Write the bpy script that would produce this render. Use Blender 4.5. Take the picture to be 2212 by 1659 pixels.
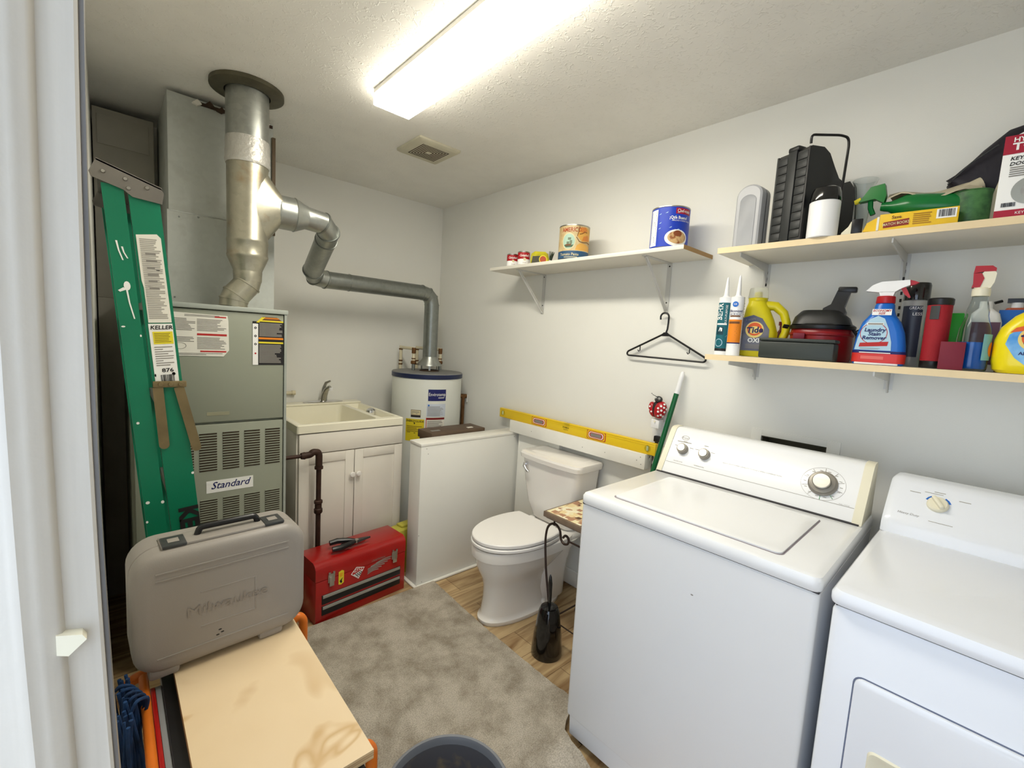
import bpy, bmesh, math, random
from mathutils import Vector, Matrix
R=math.radians
for o in list(bpy.data.objects): bpy.data.objects.remove(o)
SC=bpy.context.scene; COL=SC.collection

# ------------------------------------------------------------ camera, sky, exposure
cd=bpy.data.cameras.new('camera'); cam=bpy.data.objects.new('camera',cd); COL.objects.link(cam)
cr=Vector((0.74165257,-0.66821382,0.05866646)); cu=Vector((0.02411098,0.11395915,0.99319282)); cf=Vector((0.67035074,0.7351895,-0.10062939))
cam.matrix_world=Matrix(((cr.x,cu.x,-cf.x,-1.987),(cr.y,cu.y,-cf.y,-3.103),(cr.z,cu.z,-cf.z,1.4177),(0,0,0,1)))
cd.sensor_fit='HORIZONTAL'; cd.sensor_width=36; cd.lens=963.92/2212*36; cd.clip_start=.02
SC.camera=cam
W=bpy.data.worlds.new('world'); SC.world=W; W.use_nodes=True
WB=W.node_tree.nodes['Background']; WB.inputs[0].default_value=(.70,.82,1,1); WB.inputs[1].default_value=1.5
SC.view_settings.view_transform='Standard'; SC.view_settings.look='None'; SC.view_settings.gamma=1
SC.view_settings.exposure=1.02
LAMP=17.0

# ------------------------------------------------------------ materials
def srgb(c):
    f=lambda v:(v/12.92 if v<=.04045 else ((v+.055)/1.055)**2.4)
    return tuple(f(x/255) for x in c)+(1,)
MC={}
def mat(name,col,rough=.5,metal=0,var=.06,vs=6,bump=0,bs=200,trans=0,emit=0,coat=0,col2=None,stretch=None,ior=1.45,spec=None,thr=None):
    if name in MC: return MC[name]
    m=bpy.data.materials.new(name); m.use_nodes=True; MC[name]=m
    nt=m.node_tree; N=nt.nodes; L=nt.links; b=N['Principled BSDF']
    c=srgb(col); b.inputs['Roughness'].default_value=rough; b.inputs['Metallic'].default_value=metal
    b.inputs['IOR'].default_value=ior
    if trans: b.inputs['Transmission Weight'].default_value=trans
    if coat: b.inputs['Coat Weight'].default_value=coat
    if spec is not None: b.inputs['Specular IOR Level'].default_value=spec
    tc=N.new('ShaderNodeTexCoord'); mp=N.new('ShaderNodeMapping'); L.new(tc.outputs['Object'],mp.inputs[0])
    if stretch: mp.inputs['Scale'].default_value=stretch
    n=N.new('ShaderNodeTexNoise'); n.inputs['Scale'].default_value=vs; n.inputs['Detail'].default_value=5
    L.new(mp.outputs[0],n.inputs['Vector'])
    r=N.new('ShaderNodeValToRGB'); L.new(n.outputs['Fac'],r.inputs[0])
    c2=srgb(col2) if col2 else tuple(x*(1-var*2) for x in c[:3])+(1,)
    lo,hi=thr if thr else (.35,.65)
    r.color_ramp.elements[0].position=lo; r.color_ramp.elements[1].position=hi
    r.color_ramp.elements[0].color=c2; r.color_ramp.elements[1].color=c
    L.new(r.outputs[0],b.inputs['Base Color'])
    if emit:
        b.inputs['Emission Color'].default_value=c; b.inputs['Emission Strength'].default_value=emit
    if bump:
        n2=N.new('ShaderNodeTexNoise'); n2.inputs['Scale'].default_value=bs; n2.inputs['Detail'].default_value=3
        L.new(tc.outputs['Object'],n2.inputs['Vector'])
        bp=N.new('ShaderNodeBump'); bp.inputs['Strength'].default_value=bump; bp.inputs['Distance'].default_value=.004
        L.new(n2.outputs['Fac'],bp.inputs['Height']); L.new(bp.outputs[0],b.inputs['Normal'])
    return m
def plank_mat():
    m=mat('vinyl_plank',(196,166,122),.42,var=.1); nt=m.node_tree; N=nt.nodes; L=nt.links; b=N['Principled BSDF']
    tc=N.new('ShaderNodeTexCoord')
    br=N.new('ShaderNodeTexBrick'); br.inputs['Scale'].default_value=1; br.inputs['Brick Width'].default_value=1.1; br.inputs['Row Height'].default_value=.15
    br.inputs['Mortar Size'].default_value=.0015; br.inputs['Color1'].default_value=(1,1,1,1); br.inputs['Color2'].default_value=(.78,.78,.78,1); br.inputs['Mortar'].default_value=(.35,.3,.25,1)
    L.new(tc.outputs['Object'],br.inputs['Vector'])
    mp=N.new('ShaderNodeMapping'); mp.inputs['Scale'].default_value=(1.6,13,1); L.new(tc.outputs['Object'],mp.inputs[0])
    n=N.new('ShaderNodeTexNoise'); n.inputs['Scale'].default_value=1.5; n.inputs['Detail'].default_value=8; n.inputs['Distortion'].default_value=1.2; L.new(mp.outputs[0],n.inputs['Vector'])
    r=N.new('ShaderNodeValToRGB'); e=r.color_ramp.elements; e[0].position=.32; e[0].color=srgb((142,108,70)); e[1].position=.62; e[1].color=srgb((206,178,134))
    L.new(n.outputs['Fac'],r.inputs[0])
    mx=N.new('ShaderNodeMixRGB'); mx.blend_type='MULTIPLY'; mx.inputs[0].default_value=1; L.new(r.outputs[0],mx.inputs[1]); L.new(br.outputs[0],mx.inputs[2])
    L.new(mx.outputs[0],b.inputs['Base Color']); return m
def carpet_mat():
    m=mat('grey_carpet',(186,176,160),.95,var=.05,spec=.1); nt=m.node_tree; N=nt.nodes; L=nt.links; b=N['Principled BSDF']
    tc=N.new('ShaderNodeTexCoord')
    n=N.new('ShaderNodeTexNoise'); n.inputs['Scale'].default_value=8; n.inputs['Detail'].default_value=7; n.inputs['Roughness'].default_value=.65; L.new(tc.outputs['Object'],n.inputs['Vector'])
    r=N.new('ShaderNodeValToRGB'); e=r.color_ramp.elements; e[0].position=.36; e[0].color=srgb((160,150,134)); e[1].position=.60; e[1].color=srgb((202,193,178)); L.new(n.outputs['Fac'],r.inputs[0])
    f=N.new('ShaderNodeTexNoise'); f.inputs['Scale'].default_value=230; f.inputs['Detail'].default_value=2; L.new(tc.outputs['Object'],f.inputs['Vector'])
    r2=N.new('ShaderNodeValToRGB'); r2.color_ramp.elements[0].position=.35; r2.color_ramp.elements[0].color=(.55,.55,.55,1); r2.color_ramp.elements[1].position=.62; L.new(f.outputs['Fac'],r2.inputs[0])
    mx=N.new('ShaderNodeMixRGB'); mx.blend_type='MULTIPLY'; mx.inputs[0].default_value=.7; L.new(r.outputs[0],mx.inputs[1]); L.new(r2.outputs[0],mx.inputs[2]); L.new(mx.outputs[0],b.inputs['Base Color'])
    bp=N.new('ShaderNodeBump'); bp.inputs['Strength'].default_value=.7; bp.inputs['Distance'].default_value=.004; L.new(f.outputs['Fac'],bp.inputs['Height']); L.new(bp.outputs[0],b.inputs['Normal']); return m
def ceiling_mat():
    m=mat('textured_ceiling_paint',(242,240,233),.75,var=.02); nt=m.node_tree; N=nt.nodes; L=nt.links; b=N['Principled BSDF']
    tc=N.new('ShaderNodeTexCoord')
    n=N.new('ShaderNodeTexNoise'); n.inputs['Scale'].default_value=42; n.inputs['Detail'].default_value=3; n.inputs['Distortion'].default_value=1.6; L.new(tc.outputs['Object'],n.inputs['Vector'])
    r=N.new('ShaderNodeValToRGB'); r.color_ramp.elements[0].position=.56; r.color_ramp.elements[1].position=.72; L.new(n.outputs['Fac'],r.inputs[0])
    bp=N.new('ShaderNodeBump'); bp.inputs['Strength'].default_value=.34; bp.inputs['Distance'].default_value=.007; L.new(r.outputs[0],bp.inputs['Height']); L.new(bp.outputs[0],b.inputs['Normal']); return m
def galv(name,col=(176,178,172),rust=None,k=.85):
    m=mat(name,col,.36,.85,var=.1,vs=14); nt=m.node_tree; N=nt.nodes; L=nt.links; b=N['Principled BSDF']
    tc=N.new('ShaderNodeTexCoord'); v=N.new('ShaderNodeTexVoronoi'); v.inputs['Scale'].default_value=55; L.new(tc.outputs['Object'],v.inputs['Vector'])
    mx=N.new('ShaderNodeMixRGB'); mx.inputs[1].default_value=srgb(col); mx.inputs[2].default_value=tuple(x*k for x in srgb(col)[:3])+(1,)
    L.new(v.outputs['Color'],mx.inputs[0])
    n=N.new('ShaderNodeTexNoise'); n.inputs['Scale'].default_value=9; n.inputs['Detail'].default_value=6; L.new(tc.outputs['Object'],n.inputs['Vector'])
    r=N.new('ShaderNodeValToRGB'); r.color_ramp.elements[0].position=.56; r.color_ramp.elements[1].position=.80; L.new(n.outputs['Fac'],r.inputs[0])
    m2=N.new('ShaderNodeMixRGB'); L.new(r.outputs[0],m2.inputs[0]); L.new(mx.outputs[0],m2.inputs[1]); m2.inputs[2].default_value=srgb(rust or tuple(int(x*.8) for x in col))
    L.new(m2.outputs[0],b.inputs['Base Color']); return m
def mosaic_mat():
    m=mat('mosaic_tile',(220,195,150),.35); nt=m.node_tree; N=nt.nodes; L=nt.links; b=N['Principled BSDF']
    tc=N.new('ShaderNodeTexCoord')
    v=N.new('ShaderNodeTexVoronoi'); v.distance='CHEBYCHEV'; v.inputs['Scale'].default_value=36; v.inputs['Randomness'].default_value=.75; L.new(tc.outputs['Object'],v.inputs['Vector'])
    s=N.new('ShaderNodeSeparateColor'); L.new(v.outputs['Color'],s.inputs[0])
    r=N.new('ShaderNodeValToRGB'); r.color_ramp.interpolation='CONSTANT'; L.new(s.outputs[0],r.inputs[0])
    e=r.color_ramp.elements; e[0].color=srgb((240,228,186)); e[1].position=.3; e[1].color=srgb((200,160,120))
    for p,c in ((.45,(236,214,160)),(.62,(178,130,96)),(.75,(245,236,205)),(.88,(98,62,34))):
        x=e.new(p); x.color=srgb(c)
    v2=N.new('ShaderNodeTexVoronoi'); v2.feature='DISTANCE_TO_EDGE'; v2.inputs['Scale'].default_value=36; v2.inputs['Randomness'].default_value=.75; L.new(tc.outputs['Object'],v2.inputs['Vector'])
    L.new(r.outputs[0],b.inputs['Base Color']); return m
def ply_mat():
    m=mat('birch_plywood',(226,194,148),.55); nt=m.node_tree; N=nt.nodes; L=nt.links; b=N['Principled BSDF']
    tc=N.new('ShaderNodeTexCoord'); n=N.new('ShaderNodeTexNoise'); n.inputs['Scale'].default_value=4; n.inputs['Detail'].default_value=3; n.inputs['Distortion'].default_value=.6; L.new(tc.outputs['Object'],n.inputs['Vector'])
    r=N.new('ShaderNodeValToRGB'); e=r.color_ramp.elements; e[0].position=.30; e[0].color=srgb((204,172,126)); e[1].position=.42; e[1].color=srgb((230,207,170)); x=e.new(.61); x.color=srgb((227,203,165)); x=e.new(.635); x.color=srgb((204,170,122)); x=e.new(.66); x.color=srgb((228,205,168))
    L.new(n.outputs['Fac'],r.inputs[0]); L.new(r.outputs[0],b.inputs['Base Color']); return m

wallp=mat('white_wall_paint',(236,235,228),.55,var=.012,vs=2.5,bump=.08,bs=260)
wallback=wallp
ceil=ceiling_mat(); plank=plank_mat(); carpet=carpet_mat(); ply=ply_mat(); mosaic=mosaic_mat()
trimw=mat('white_trim_paint',(240,238,230),.4,var=.02)
jambm=mat('brushed_white_door_paint',(206,200,188),.5,var=.045,vs=9,stretch=(9,9,.35),bump=.15,bs=60)
enamel=mat('white_appliance_enamel',(240,241,242),.22,var=.004,coat=.15)
enamel2=mat('white_dryer_enamel',(238,241,247),.24,var=.004,coat=.15)
cream=mat('cream_plastic',(236,230,206),.4,var=.02)
porc=mat('white_porcelain',(240,236,230),.16,var=.004,coat=.5)
seatm=mat('white_seat_plastic',(243,240,236),.28,var=.004)
chrome=mat('chrome',(225,225,228),.12,1,var=.02)
steel=mat('brushed_steel',(190,188,182),.3,1,var=.08,stretch=(1,1,8))
galvm=galv('galvanized_steel',(172,175,170)); galvr=galv('rusty_galvanized_steel',(182,178,160),(158,128,88)); galvd=galv('dull_galvanized_steel',(146,150,146),(120,124,118))
ductm=galv('duct_sheet_metal',(192,196,190),(168,170,162),.93); ductm.node_tree.nodes['Principled BSDF'].inputs['Metallic'].default_value=.12
ductm.node_tree.nodes['Principled BSDF'].inputs['Roughness'].default_value=.5
furn=mat('grey_green_furnace_paint',(150,154,138),.42,var=.02,vs=3); furnd=mat('furnace_flange_paint',(170,176,168),.4)
brownin=mat('dark_brown_recess',(62,44,28),.8); slotin=mat('louver_slot_shade',(70,56,40),.9)
black=mat('black_plastic',(20,20,22),.35); blackg=mat('glossy_black_plastic',(10,10,12),.12,coat=.5); dgrey=mat('charcoal_plastic',(58,60,60),.45)
caseg=mat('taupe_plastic_case',(152,146,139),.42,var=.03,vs=3,bump=.06,bs=400)
green=mat('green_fiberglass',(0,122,88),.42,var=.06,vs=5,bump=.06,bs=300); greend=mat('dark_green_fiberglass',(0,84,58),.5)
alum=mat('dull_aluminium',(128,124,118),.5,.6,var=.08,vs=12); tanb=mat('tan_metal_brace',(132,116,82),.55,.35,var=.12,vs=15)
red=mat('red_enamel',(172,22,20),.28,var=.08,vs=6,coat=.3); redd=mat('red_plastic',(178,18,30),.35); darkred=mat('maroon_card',(122,26,48),.6)
silver=mat('silver_trim',(176,178,172),.35,.5); white=mat('white_plastic',(240,240,240),.35,var=.01); whitep=mat('white_paper',(236,233,222),.7,var=.03)
pgrey=mat('printed_grey',(140,136,130),.7); pdk=mat('printed_black',(28,26,28),.6); pred=mat('printed_red',(190,40,40),.6); pnavy=mat('printed_navy',(24,30,100),.6)
pyel=mat('printed_yellow',(238,222,50),.6); porange=mat('printed_orange',(240,140,30),.6); pwhite=mat('printed_white',(245,245,242),.6,var=.01); pblue=mat('printed_blue',(26,110,205),.5)
ptan=mat('printed_tan',(226,214,170),.6); pgreen=mat('printed_green',(60,150,80),.6); plb=mat('printed_light_blue',(184,218,236),.5); pbrown=mat('printed_brown',(120,74,36),.6)
navycap=mat('navy_painted_steel',(28,40,78),.4,var=.1); heatw=mat('off_white_heater_paint',(226,228,220),.35,var=.015,vs=3); hgrey=mat('grey_heater_top',(126,126,124),.5)
copper=mat('tarnished_copper',(120,84,50),.5,.6,var=.15,vs=30); cpvc=mat('cream_pipe_plastic',(224,214,184),.45); pipedk=mat('rusty_black_iron_pipe',(66,44,34),.55,.3,var=.2,vs=30)
sinkm=mat('yellowed_sink_plastic',(247,242,220),.3,var=.03,vs=4); cabm=mat('white_cabinet_laminate',(236,230,218),.38,var=.015)
wood_e=mat('raw_shelf_edge',(236,214,172),.55,var=.05); wood_b=mat('brown_shelf_end',(176,138,84),.6); shelfw=mat('white_shelf_laminate',(230,226,214),.45,var=.015)
yel=mat('yellow_level_paint',(236,200,36),.38,var=.03); tideY=mat('yellow_bottle_plastic',(246,224,22),.28,var=.01); oliveY=mat('yellow_detergent_plastic',(214,200,24),.3,var=.02)
orange=mat('orange_tube_paint',(226,118,28),.4,var=.08,vs=8); bluef=mat('blue_fabric',(16,58,104),.75,var=.25,vs=30); bronze=mat('dark_bronze_iron',(66,52,46),.45,.5)
bing=mat('grey_bin_plastic',(112,114,118),.4,var=.05); bini=mat('dirty_bin_inside',(84,82,84),.6,col2=(128,112,88),vs=14,thr=(.28,.4))
glass=mat('clear_plastic',(240,245,245),.05,trans=1,var=0,ior=1.2); frost=mat('frosted_clear_plastic',(236,238,230),.35,trans=.75,var=0,ior=1.2); bluel=mat('blue_cleaner_liquid',(14,104,205),.1,trans=.1,var=0)
lampm=mat('lit_lamp_diffuser',(255,249,234),.4,var=0,emit=LAMP)
lamps=mat('lit_lamp_side_lens',(255,248,232),.4,var=0,emit=LAMP*.30)
lgrey=mat('fine_printed_grey',(170,166,158),.7)
broom=mat('green_broom_handle',(10,96,52),.3); tealm=mat('teal_print',(14,100,112),.5); brownbox=mat('brown_leather_case',(96,78,62),.6,var=.1,vs=12)
paper=mat('crumpled_tan_paper',(196,186,160),.75,var=.1,vs=10); greenp=mat('green_bottle_plastic',(8,110,48),.25); vent=mat('aged_vent_plastic',(206,201,178),.5,var=.05,vs=12)
cartg=mat('grey_hinge_metal',(132,130,128),.45,.4,var=.15,vs=20,stretch=(1,1,.2))

# ------------------------------------------------------------ geometry collector
def FL(o,r,u):
    o,r,u=Vector(o),Vector(r).normalized(),Vector(u).normalized(); n=r.cross(u)
    return lambda a,b,w=0:o+r*a+u*b+n*w
def CY(cx,cy,z0,rad,a0):
    f=rad if callable(rad) else (lambda v:rad)
    def P(a,b,w=0):
        rr=f(b); t=a0+a/rr; rr+=w
        return Vector((cx+rr*math.cos(t),cy+rr*math.sin(t),z0+b))
    return P
class G:
    def __init__(s): s.bm=bmesh.new(); s.m=[]
    def mi(s,m):
        if m not in s.m: s.m.append(m)
        return s.m.index(m)
    def face(s,vs,m):
        try: f=s.bm.faces.new(vs); f.material_index=s.mi(m); f.smooth=True; return f
        except ValueError: return None
    def box(s,x0,x1,y0,y1,z0,z1,m,bev=0,seg=2,M=None,vert_only=False):
        x0,x1=min(x0,x1),max(x0,x1); y0,y1=min(y0,y1),max(y0,y1); z0,z1=min(z0,z1),max(z0,z1)
        b=bmesh.new(); V=[b.verts.new((x,y,z)) for z in (z0,z1) for x,y in ((x0,y0),(x1,y0),(x1,y1),(x0,y1))]
        for f in ((3,2,1,0),(4,5,6,7),(0,1,5,4),(1,2,6,5),(2,3,7,6),(3,0,4,7)): b.faces.new([V[i] for i in f])
        if bev:
            ed=[e for e in b.edges if (not vert_only or abs(e.verts[0].co.z-e.verts[1].co.z)>1e-6)]
            bmesh.ops.bevel(b,geom=ed,offset=min(bev,(x1-x0)*.49,(y1-y0)*.49,(z1-z0)*.49 if not vert_only else 9),segments=seg,affect='EDGES',profile=.5)
        if M is not None: b.transform(M)
        s.add(b,m); return s
    def add(s,b,m):
        i=s.mi(m); mp={v:s.bm.verts.new(v.co) for v in b.verts}
        for f in b.faces:
            try: n=s.bm.faces.new([mp[v] for v in f.verts]); n.material_index=i; n.smooth=True
            except ValueError: pass
        b.free()
    def loft(s,rings,m,caps=True):
        vs=[[s.bm.verts.new(p) for p in r] for r in rings]; n=len(rings[0])
        for a,b in zip(vs,vs[1:]):
            for i in range(n): s.face([a[i],a[(i+1)%n],b[(i+1)%n],b[i]],m)
        if caps: s.face(vs[0][::-1],m); s.face(vs[-1],m)
        return s
    def cyl(s,p0,p1,r0,r1=None,m=None,n=24,caps=True):
        r1=r0 if r1 is None else r1; p0,p1=Vector(p0),Vector(p1); d=(p1-p0).normalized()
        a=d.orthogonal().normalized(); b=d.cross(a)
        R_=lambda p,r:[p+(a*math.cos(t)+b*math.sin(t))*r for t in [2*math.pi*i/n for i in range(n)]]
        return s.loft([R_(p0,r0),R_(p1,r1)],m,caps)
    def lathe(s,prof,m,c=(0,0,0),n=32,M=None,caps=True,sx=1,sy=1):
        c=Vector(c); rings=[]
        for r,z in prof:
            ring=[Vector((r*sx*math.cos(2*math.pi*i/n),r*sy*math.sin(2*math.pi*i/n),z)) for i in range(n)]
            rings.append([(M@p if M is not None else p)+c for p in ring])
        return s.loft(rings,m,caps)
    def tube(s,pts,r,m,n=12,closed=False,caps=True,rs=None):
        P=[Vector(p) for p in pts]; N=len(P); rings=[]; a=None
        for i in range(N):
            if closed: d=(P[(i+1)%N]-P[i-1]).normalized()
            else: d=(P[min(i+1,N-1)]-P[max(i-1,0)]).normalized()
            if a is None: a=d.orthogonal().normalized()
            a=(a-d*a.dot(d)).normalized(); b=d.cross(a); rr=rs[i] if rs else r
            k=1
            if 0<i<N-1 and not closed:
                c=(P[i+1]-P[i]).normalized().dot((P[i]-P[i-1]).normalized()); k=1/max(.5,math.sqrt((1+c)/2))
            rings.append([P[i]+(a*math.cos(t)+b*math.sin(t))*rr for t in [2*math.pi*j/n for j in range(n)]])
        if closed: rings.append(rings[0]); s.loft(rings,m,False); bmesh.ops.remove_doubles(s.bm,verts=s.bm.verts[-2*n:] if False else [],dist=0)
        else: s.loft(rings,m,caps)
        return s
    def prism(s,poly,d0,d1,m,plane='xz'):
        f={'xz':lambda a,b,d:(a,d,b),'yz':lambda a,b,d:(d,a,b),'xy':lambda a,b,d:(a,b,d)}[plane]
        return s.loft([[Vector(f(a,b,d0)) for a,b in poly],[Vector(f(a,b,d1)) for a,b in poly]],m)
    def rect(s,P,a0,a1,b0,b1,m,w=.0006,nu=1):
        return s.strip(P,[(a0+(a1-a0)*i/nu,b0,b1) for i in range(nu+1)],m,w)
    def strip(s,P,cols,m,w=.0006):
        t=[[s.bm.verts.new(P(a,b0,w)),s.bm.verts.new(P(a,b1,w))] for a,b0,b1 in cols]
        bb=[[s.bm.verts.new(P(a,b0,w-.0006)),s.bm.verts.new(P(a,b1,w-.0006))] for a,b0,b1 in cols]
        for i in range(len(cols)-1):
            s.face([t[i][0],t[i+1][0],t[i+1][1],t[i][1]],m)
            s.face([bb[i][0],bb[i+1][0],t[i+1][0],t[i][0]],m); s.face([t[i][1],t[i+1][1],bb[i+1][1],bb[i][1]],m)
        s.face([bb[0][0],t[0][0],t[0][1],bb[0][1]],m); s.face([t[-1][0],bb[-1][0],bb[-1][1],t[-1][1]],m)
        return s
    def poly(s,P,pts,m,w=.0008):
        t=[s.bm.verts.new(P(a,b,w)) for a,b in pts]; bb=[s.bm.verts.new(P(a,b,w-.0006)) for a,b in pts]
        s.face(t,m); n=len(pts)
        for i in range(n): s.face([bb[i],bb[(i+1)%n],t[(i+1)%n],t[i]],m)
        return s
    def cpoly(s,P,pts,m,w=.0012,n=12):
        # convex outline laid on a curved carrier in narrow strips
        xs=[p[0] for p in pts]; a0,a1=min(xs),max(xs); cols=[]
        for i in range(n+1):
            x=a0+(a1-a0)*(i/n*.998+.001); ys=[]
            for (xa,ya),(xb,yb) in zip(pts,pts[1:]+pts[:1]):
                if (xa-x)*(xb-x)<=0 and xa!=xb: ys.append(ya+(yb-ya)*(x-xa)/(xb-xa))
            cols.append((x,min(ys),max(ys)))
        return s.strip(P,cols,m,w)
    def ell(s,P,a,b,ra,rb,m,w=.0008,n=28,inner=None):
        q=[(a+ra*math.cos(2*math.pi*i/n),b+rb*math.sin(2*math.pi*i/n)) for i in range(n)]
        if inner:
            q2=[(a+(x-a)*inner,b+(y-b)*inner) for x,y in q]
            t=[s.bm.verts.new(P(x,y,w)) for x,y in q]; u=[s.bm.verts.new(P(x,y,w)) for x,y in q2]
            for i in range(n): s.face([t[i],t[(i+1)%n],u[(i+1)%n],u[i]],m)
            return s
        # fan so that it follows a curved carrier
        c=s.bm.verts.new(P(a,b,w)); K=max(1,min(5,int(ra/.006))); prev=None
        for k in range(1,K+1):
            t=[s.bm.verts.new(P(a+(x-a)*k/K,b+(y-b)*k/K,w)) for x,y in q]
            for i in range(n):
                if prev is None: s.face([c,t[i],t[(i+1)%n]],m)
                else: s.face([prev[i],t[i],t[(i+1)%n],prev[(i+1)%n]],m)
            prev=t
        return s
    def lines(s,P,a0,a1,b0,b1,n,m,seed=1,w=.0011,fill=.5,ragged=.35):
        rd=random.Random(seed); h=(b1-b0)/n
        for i in range(n):
            y=b1-(i+1)*h+h*(1-fill)/2; e=a1-(a1-a0)*ragged*rd.random()**2
            s.rect(P,a0,e,y,y+h*fill,m,w,nu=max(1,int((e-a0)/.02)))
        return s
    def barcode(s,P,a0,a1,b0,b1,seed=3,w=.0012):
        rd=random.Random(seed); x=a0
        while x<a1-.0004:
            d=(a1-a0)*rd.choice((.012,.02,.035)); s.rect(P,x,min(x+d,a1),b0,b1,pdk,w); x+=d+(a1-a0)*rd.choice((.012,.02,.03))
        return s
    def text(s,P,t,size,a,b,m,w=.0014,sx=1.0,shear=0,off=0,align='CENTER',rot=0,ser=False):
        c=bpy.data.curves.new('t','FONT'); c.body=t; c.size=1; c.align_x=align; c.align_y='CENTER'; c.shear=shear; c.offset=off; c.resolution_u=2
        o=bpy.data.objects.new('t',c); me=bpy.data.meshes.new_from_object(o)
        b_=bmesh.new(); b_.from_mesh(me); i=s.mi(m); mp={}
        ca,sa=math.cos(rot),math.sin(rot)
        for v in b_.verts:
            x,y=v.co.x*size*sx,v.co.y*size
            mp[v]=s.bm.verts.new(P(a+x*ca-y*sa,b+x*sa+y*ca,w))
        for f in b_.faces:
            try: n=s.bm.faces.new([mp[v] for v in f.verts]); n.material_index=i
            except ValueError: pass
        b_.free(); bpy.data.objects.remove(o); bpy.data.curves.remove(c); bpy.data.meshes.remove(me); return s
    def out(s,name,parent=None,label=None,angle=35,world=False):
        if parent is not None and world:
            s.bm.transform(parent.matrix_world.inverted())
        me=bpy.data.meshes.new(name)
        bmesh.ops.recalc_face_normals(s.bm,faces=[f for f in s.bm.faces if len(f.verts)>2 and f.smooth])
        s.bm.to_mesh(me); s.bm.free()
        for m in s.m: me.materials.append(m)
        me.set_sharp_from_angle(angle=R(angle))
        o=bpy.data.objects.new(name,me); COL.objects.link(o)
        if parent is not None: o.parent=parent
        if label: o['label']=label
        return o
def tag(o,label,cat,group=None):
    o['label']=label; o['category']=cat
    if group: o['group']=group
    return o
def thing(name,label,cat,loc=(0,0,0),rz=0,group=None):
    o=bpy.data.objects.new(name,None); COL.objects.link(o); o.location=loc; o.rotation_euler=(0,0,rz); o.empty_display_size=.05
    o.matrix_world=Matrix.Translation(Vector(loc))@Matrix.Rotation(rz,4,'Z')
    return tag(o,label,cat,group)
def single(g,name,label,cat,base,group=None):
    g.bm.transform(Matrix.Translation(-Vector(base))); o=g.out(name); o.location=base; return tag(o,label,cat,group)
def struct(g,name,parent=None):
    o=g.out(name,parent)
    if parent is None: o['kind']='structure'
    return o
def arc(c,r,a0,a1,n,ax='xz'):
    q=[]
    for i in range(n+1):
        t=R(a0+(a1-a0)*i/n); x,y=r*math.cos(t),r*math.sin(t)
        q.append({'xz':(c[0]+x,c[1],c[2]+y),'yz':(c[0],c[1]+x,c[2]+y),'xy':(c[0]+x,c[1]+y,c[2])}[ax])
    return q
def fillet(pts,r,n=6):
    P=[Vector(p) for p in pts]; out=[P[0]]
    for a,b,c in zip(P,P[1:],P[2:]):
        d1=(a-b); d2=(c-b); k=min(r,d1.length*.49,d2.length*.49); s0=b+d1.normalized()*k; s1=b+d2.normalized()*k
        for i in range(n+1):
            t=i/n; out.append(s0*(1-t)**2+b*2*t*(1-t)+s1*t*t)
    out.append(P[-1]); return out
def rrect(x0,x1,y0,y1,r,z,n=5):
    q=[]
    for cx,cy,a in ((x1-r,y1-r,0),(x0+r,y1-r,90),(x0+r,y0+r,180),(x1-r,y0+r,270)):
        for i in range(n+1):
            t=R(a+90*i/n); q.append(Vector((cx+r*math.cos(t),cy+r*math.sin(t),z)))
    return q

# ============================================================ SETTING
H=2.4; XL=-2.02
g=G(); g.box(-3.4,.12,-3.95,.12,-.1,0,plank); struct(g,'floor')
g=G(); g.box(-2.14,.12,-3.87,.12,H,H+.1,ceil); struct(g,'ceiling')
g=G(); g.box(-2.14,.12,0,.12,0,H,wallback); struct(g,'wall_back')
# right wall with the recessed laundry box opening
g=G(); ya,yb,za,zb=-2.69,-2.464,.93,1.084
g.box(0,.12,yb,0,0,H,wallp); g.box(0,.12,-3.87,ya,0,H,wallp); g.box(0,.12,ya,yb,0,za,wallp); g.box(0,.12,ya,yb,zb,H,wallp)
struct(g,'wall_right')
g=G(); g.box(XL-.12,XL,-2.5,0,0,H,wallp); g.box(XL-.12,XL,-3.87,-3.36,0,H,wallp); g.box(XL-.12,XL,-3.36,-2.5,2.05,H,wallp); struct(g,'wall_left')
g=G(); g.box(-2.14,.12,-3.87,-3.75,0,H,wallp); struct(g,'wall_front')
# doorway lining on the far side of the opening: jamb board, moulded stop, inner casing edge (old boards, slightly bowed)
def bowed(x0,x1,y0,y1,m,g,z0=0,z1=2.05,n=40):
    def b(z): 
        t=(z-1.45)/.5; return .0085*min(t*t,1.4)-.001
    rings=[]
    for i in range(n+1):
        z=z0+(z1-z0)*i/n; k=b(z); rings.append([Vector((x0+k,y0,z)),Vector((x1+k,y0,z)),Vector((x1+k,y1,z)),Vector((x0+k,y1,z))])
    g.loft(rings,m)
g=G(); PJ=[(-2.16,-2.5),(-2.16,-2.531),(-2.062,-2.531),(-2.058,-2.5335),(-2.053,-2.5345),(-2.0485,-2.5325),(-2.044,-2.5315),(-2.040,-2.531),(-2.0365,-2.5285),(-2.032,-2.5275),(-2.029,-2.525),(-2.0268,-2.519),(-2.022,-2.5178),(-2.003,-2.517),(-2.0005,-2.515),(-2.0,-2.511),(-2.0,-2.5)]
rings=[]
for i in range(41):
    z=2.05*i/40; k=.0085*min(((z-1.45)/.5)**2,1.4)-.001; rings.append([Vector((a+k,b,z)) for a,b in PJ])
g.loft(rings,jambm); struct(g,'trim_1')
g=G(); bowed(-2.0012,-1.9965,-2.512,-2.47,cartg,g); struct(g,'trim_3')
g=G(); g.box(-2.16,-1.99,-3.375,-3.36,0,2.05,jambm); g.box(-2.16,-1.99,-3.36,-2.5,2.035,2.05,jambm); struct(g,'trim_4')
g=G(); g.prism([(-2.030,1.112),(-2.012,1.106),(-2.009,1.100),(-2.022,1.088),(-2.030,1.092)],-2.530,-2.517,cream,'xz')
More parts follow.
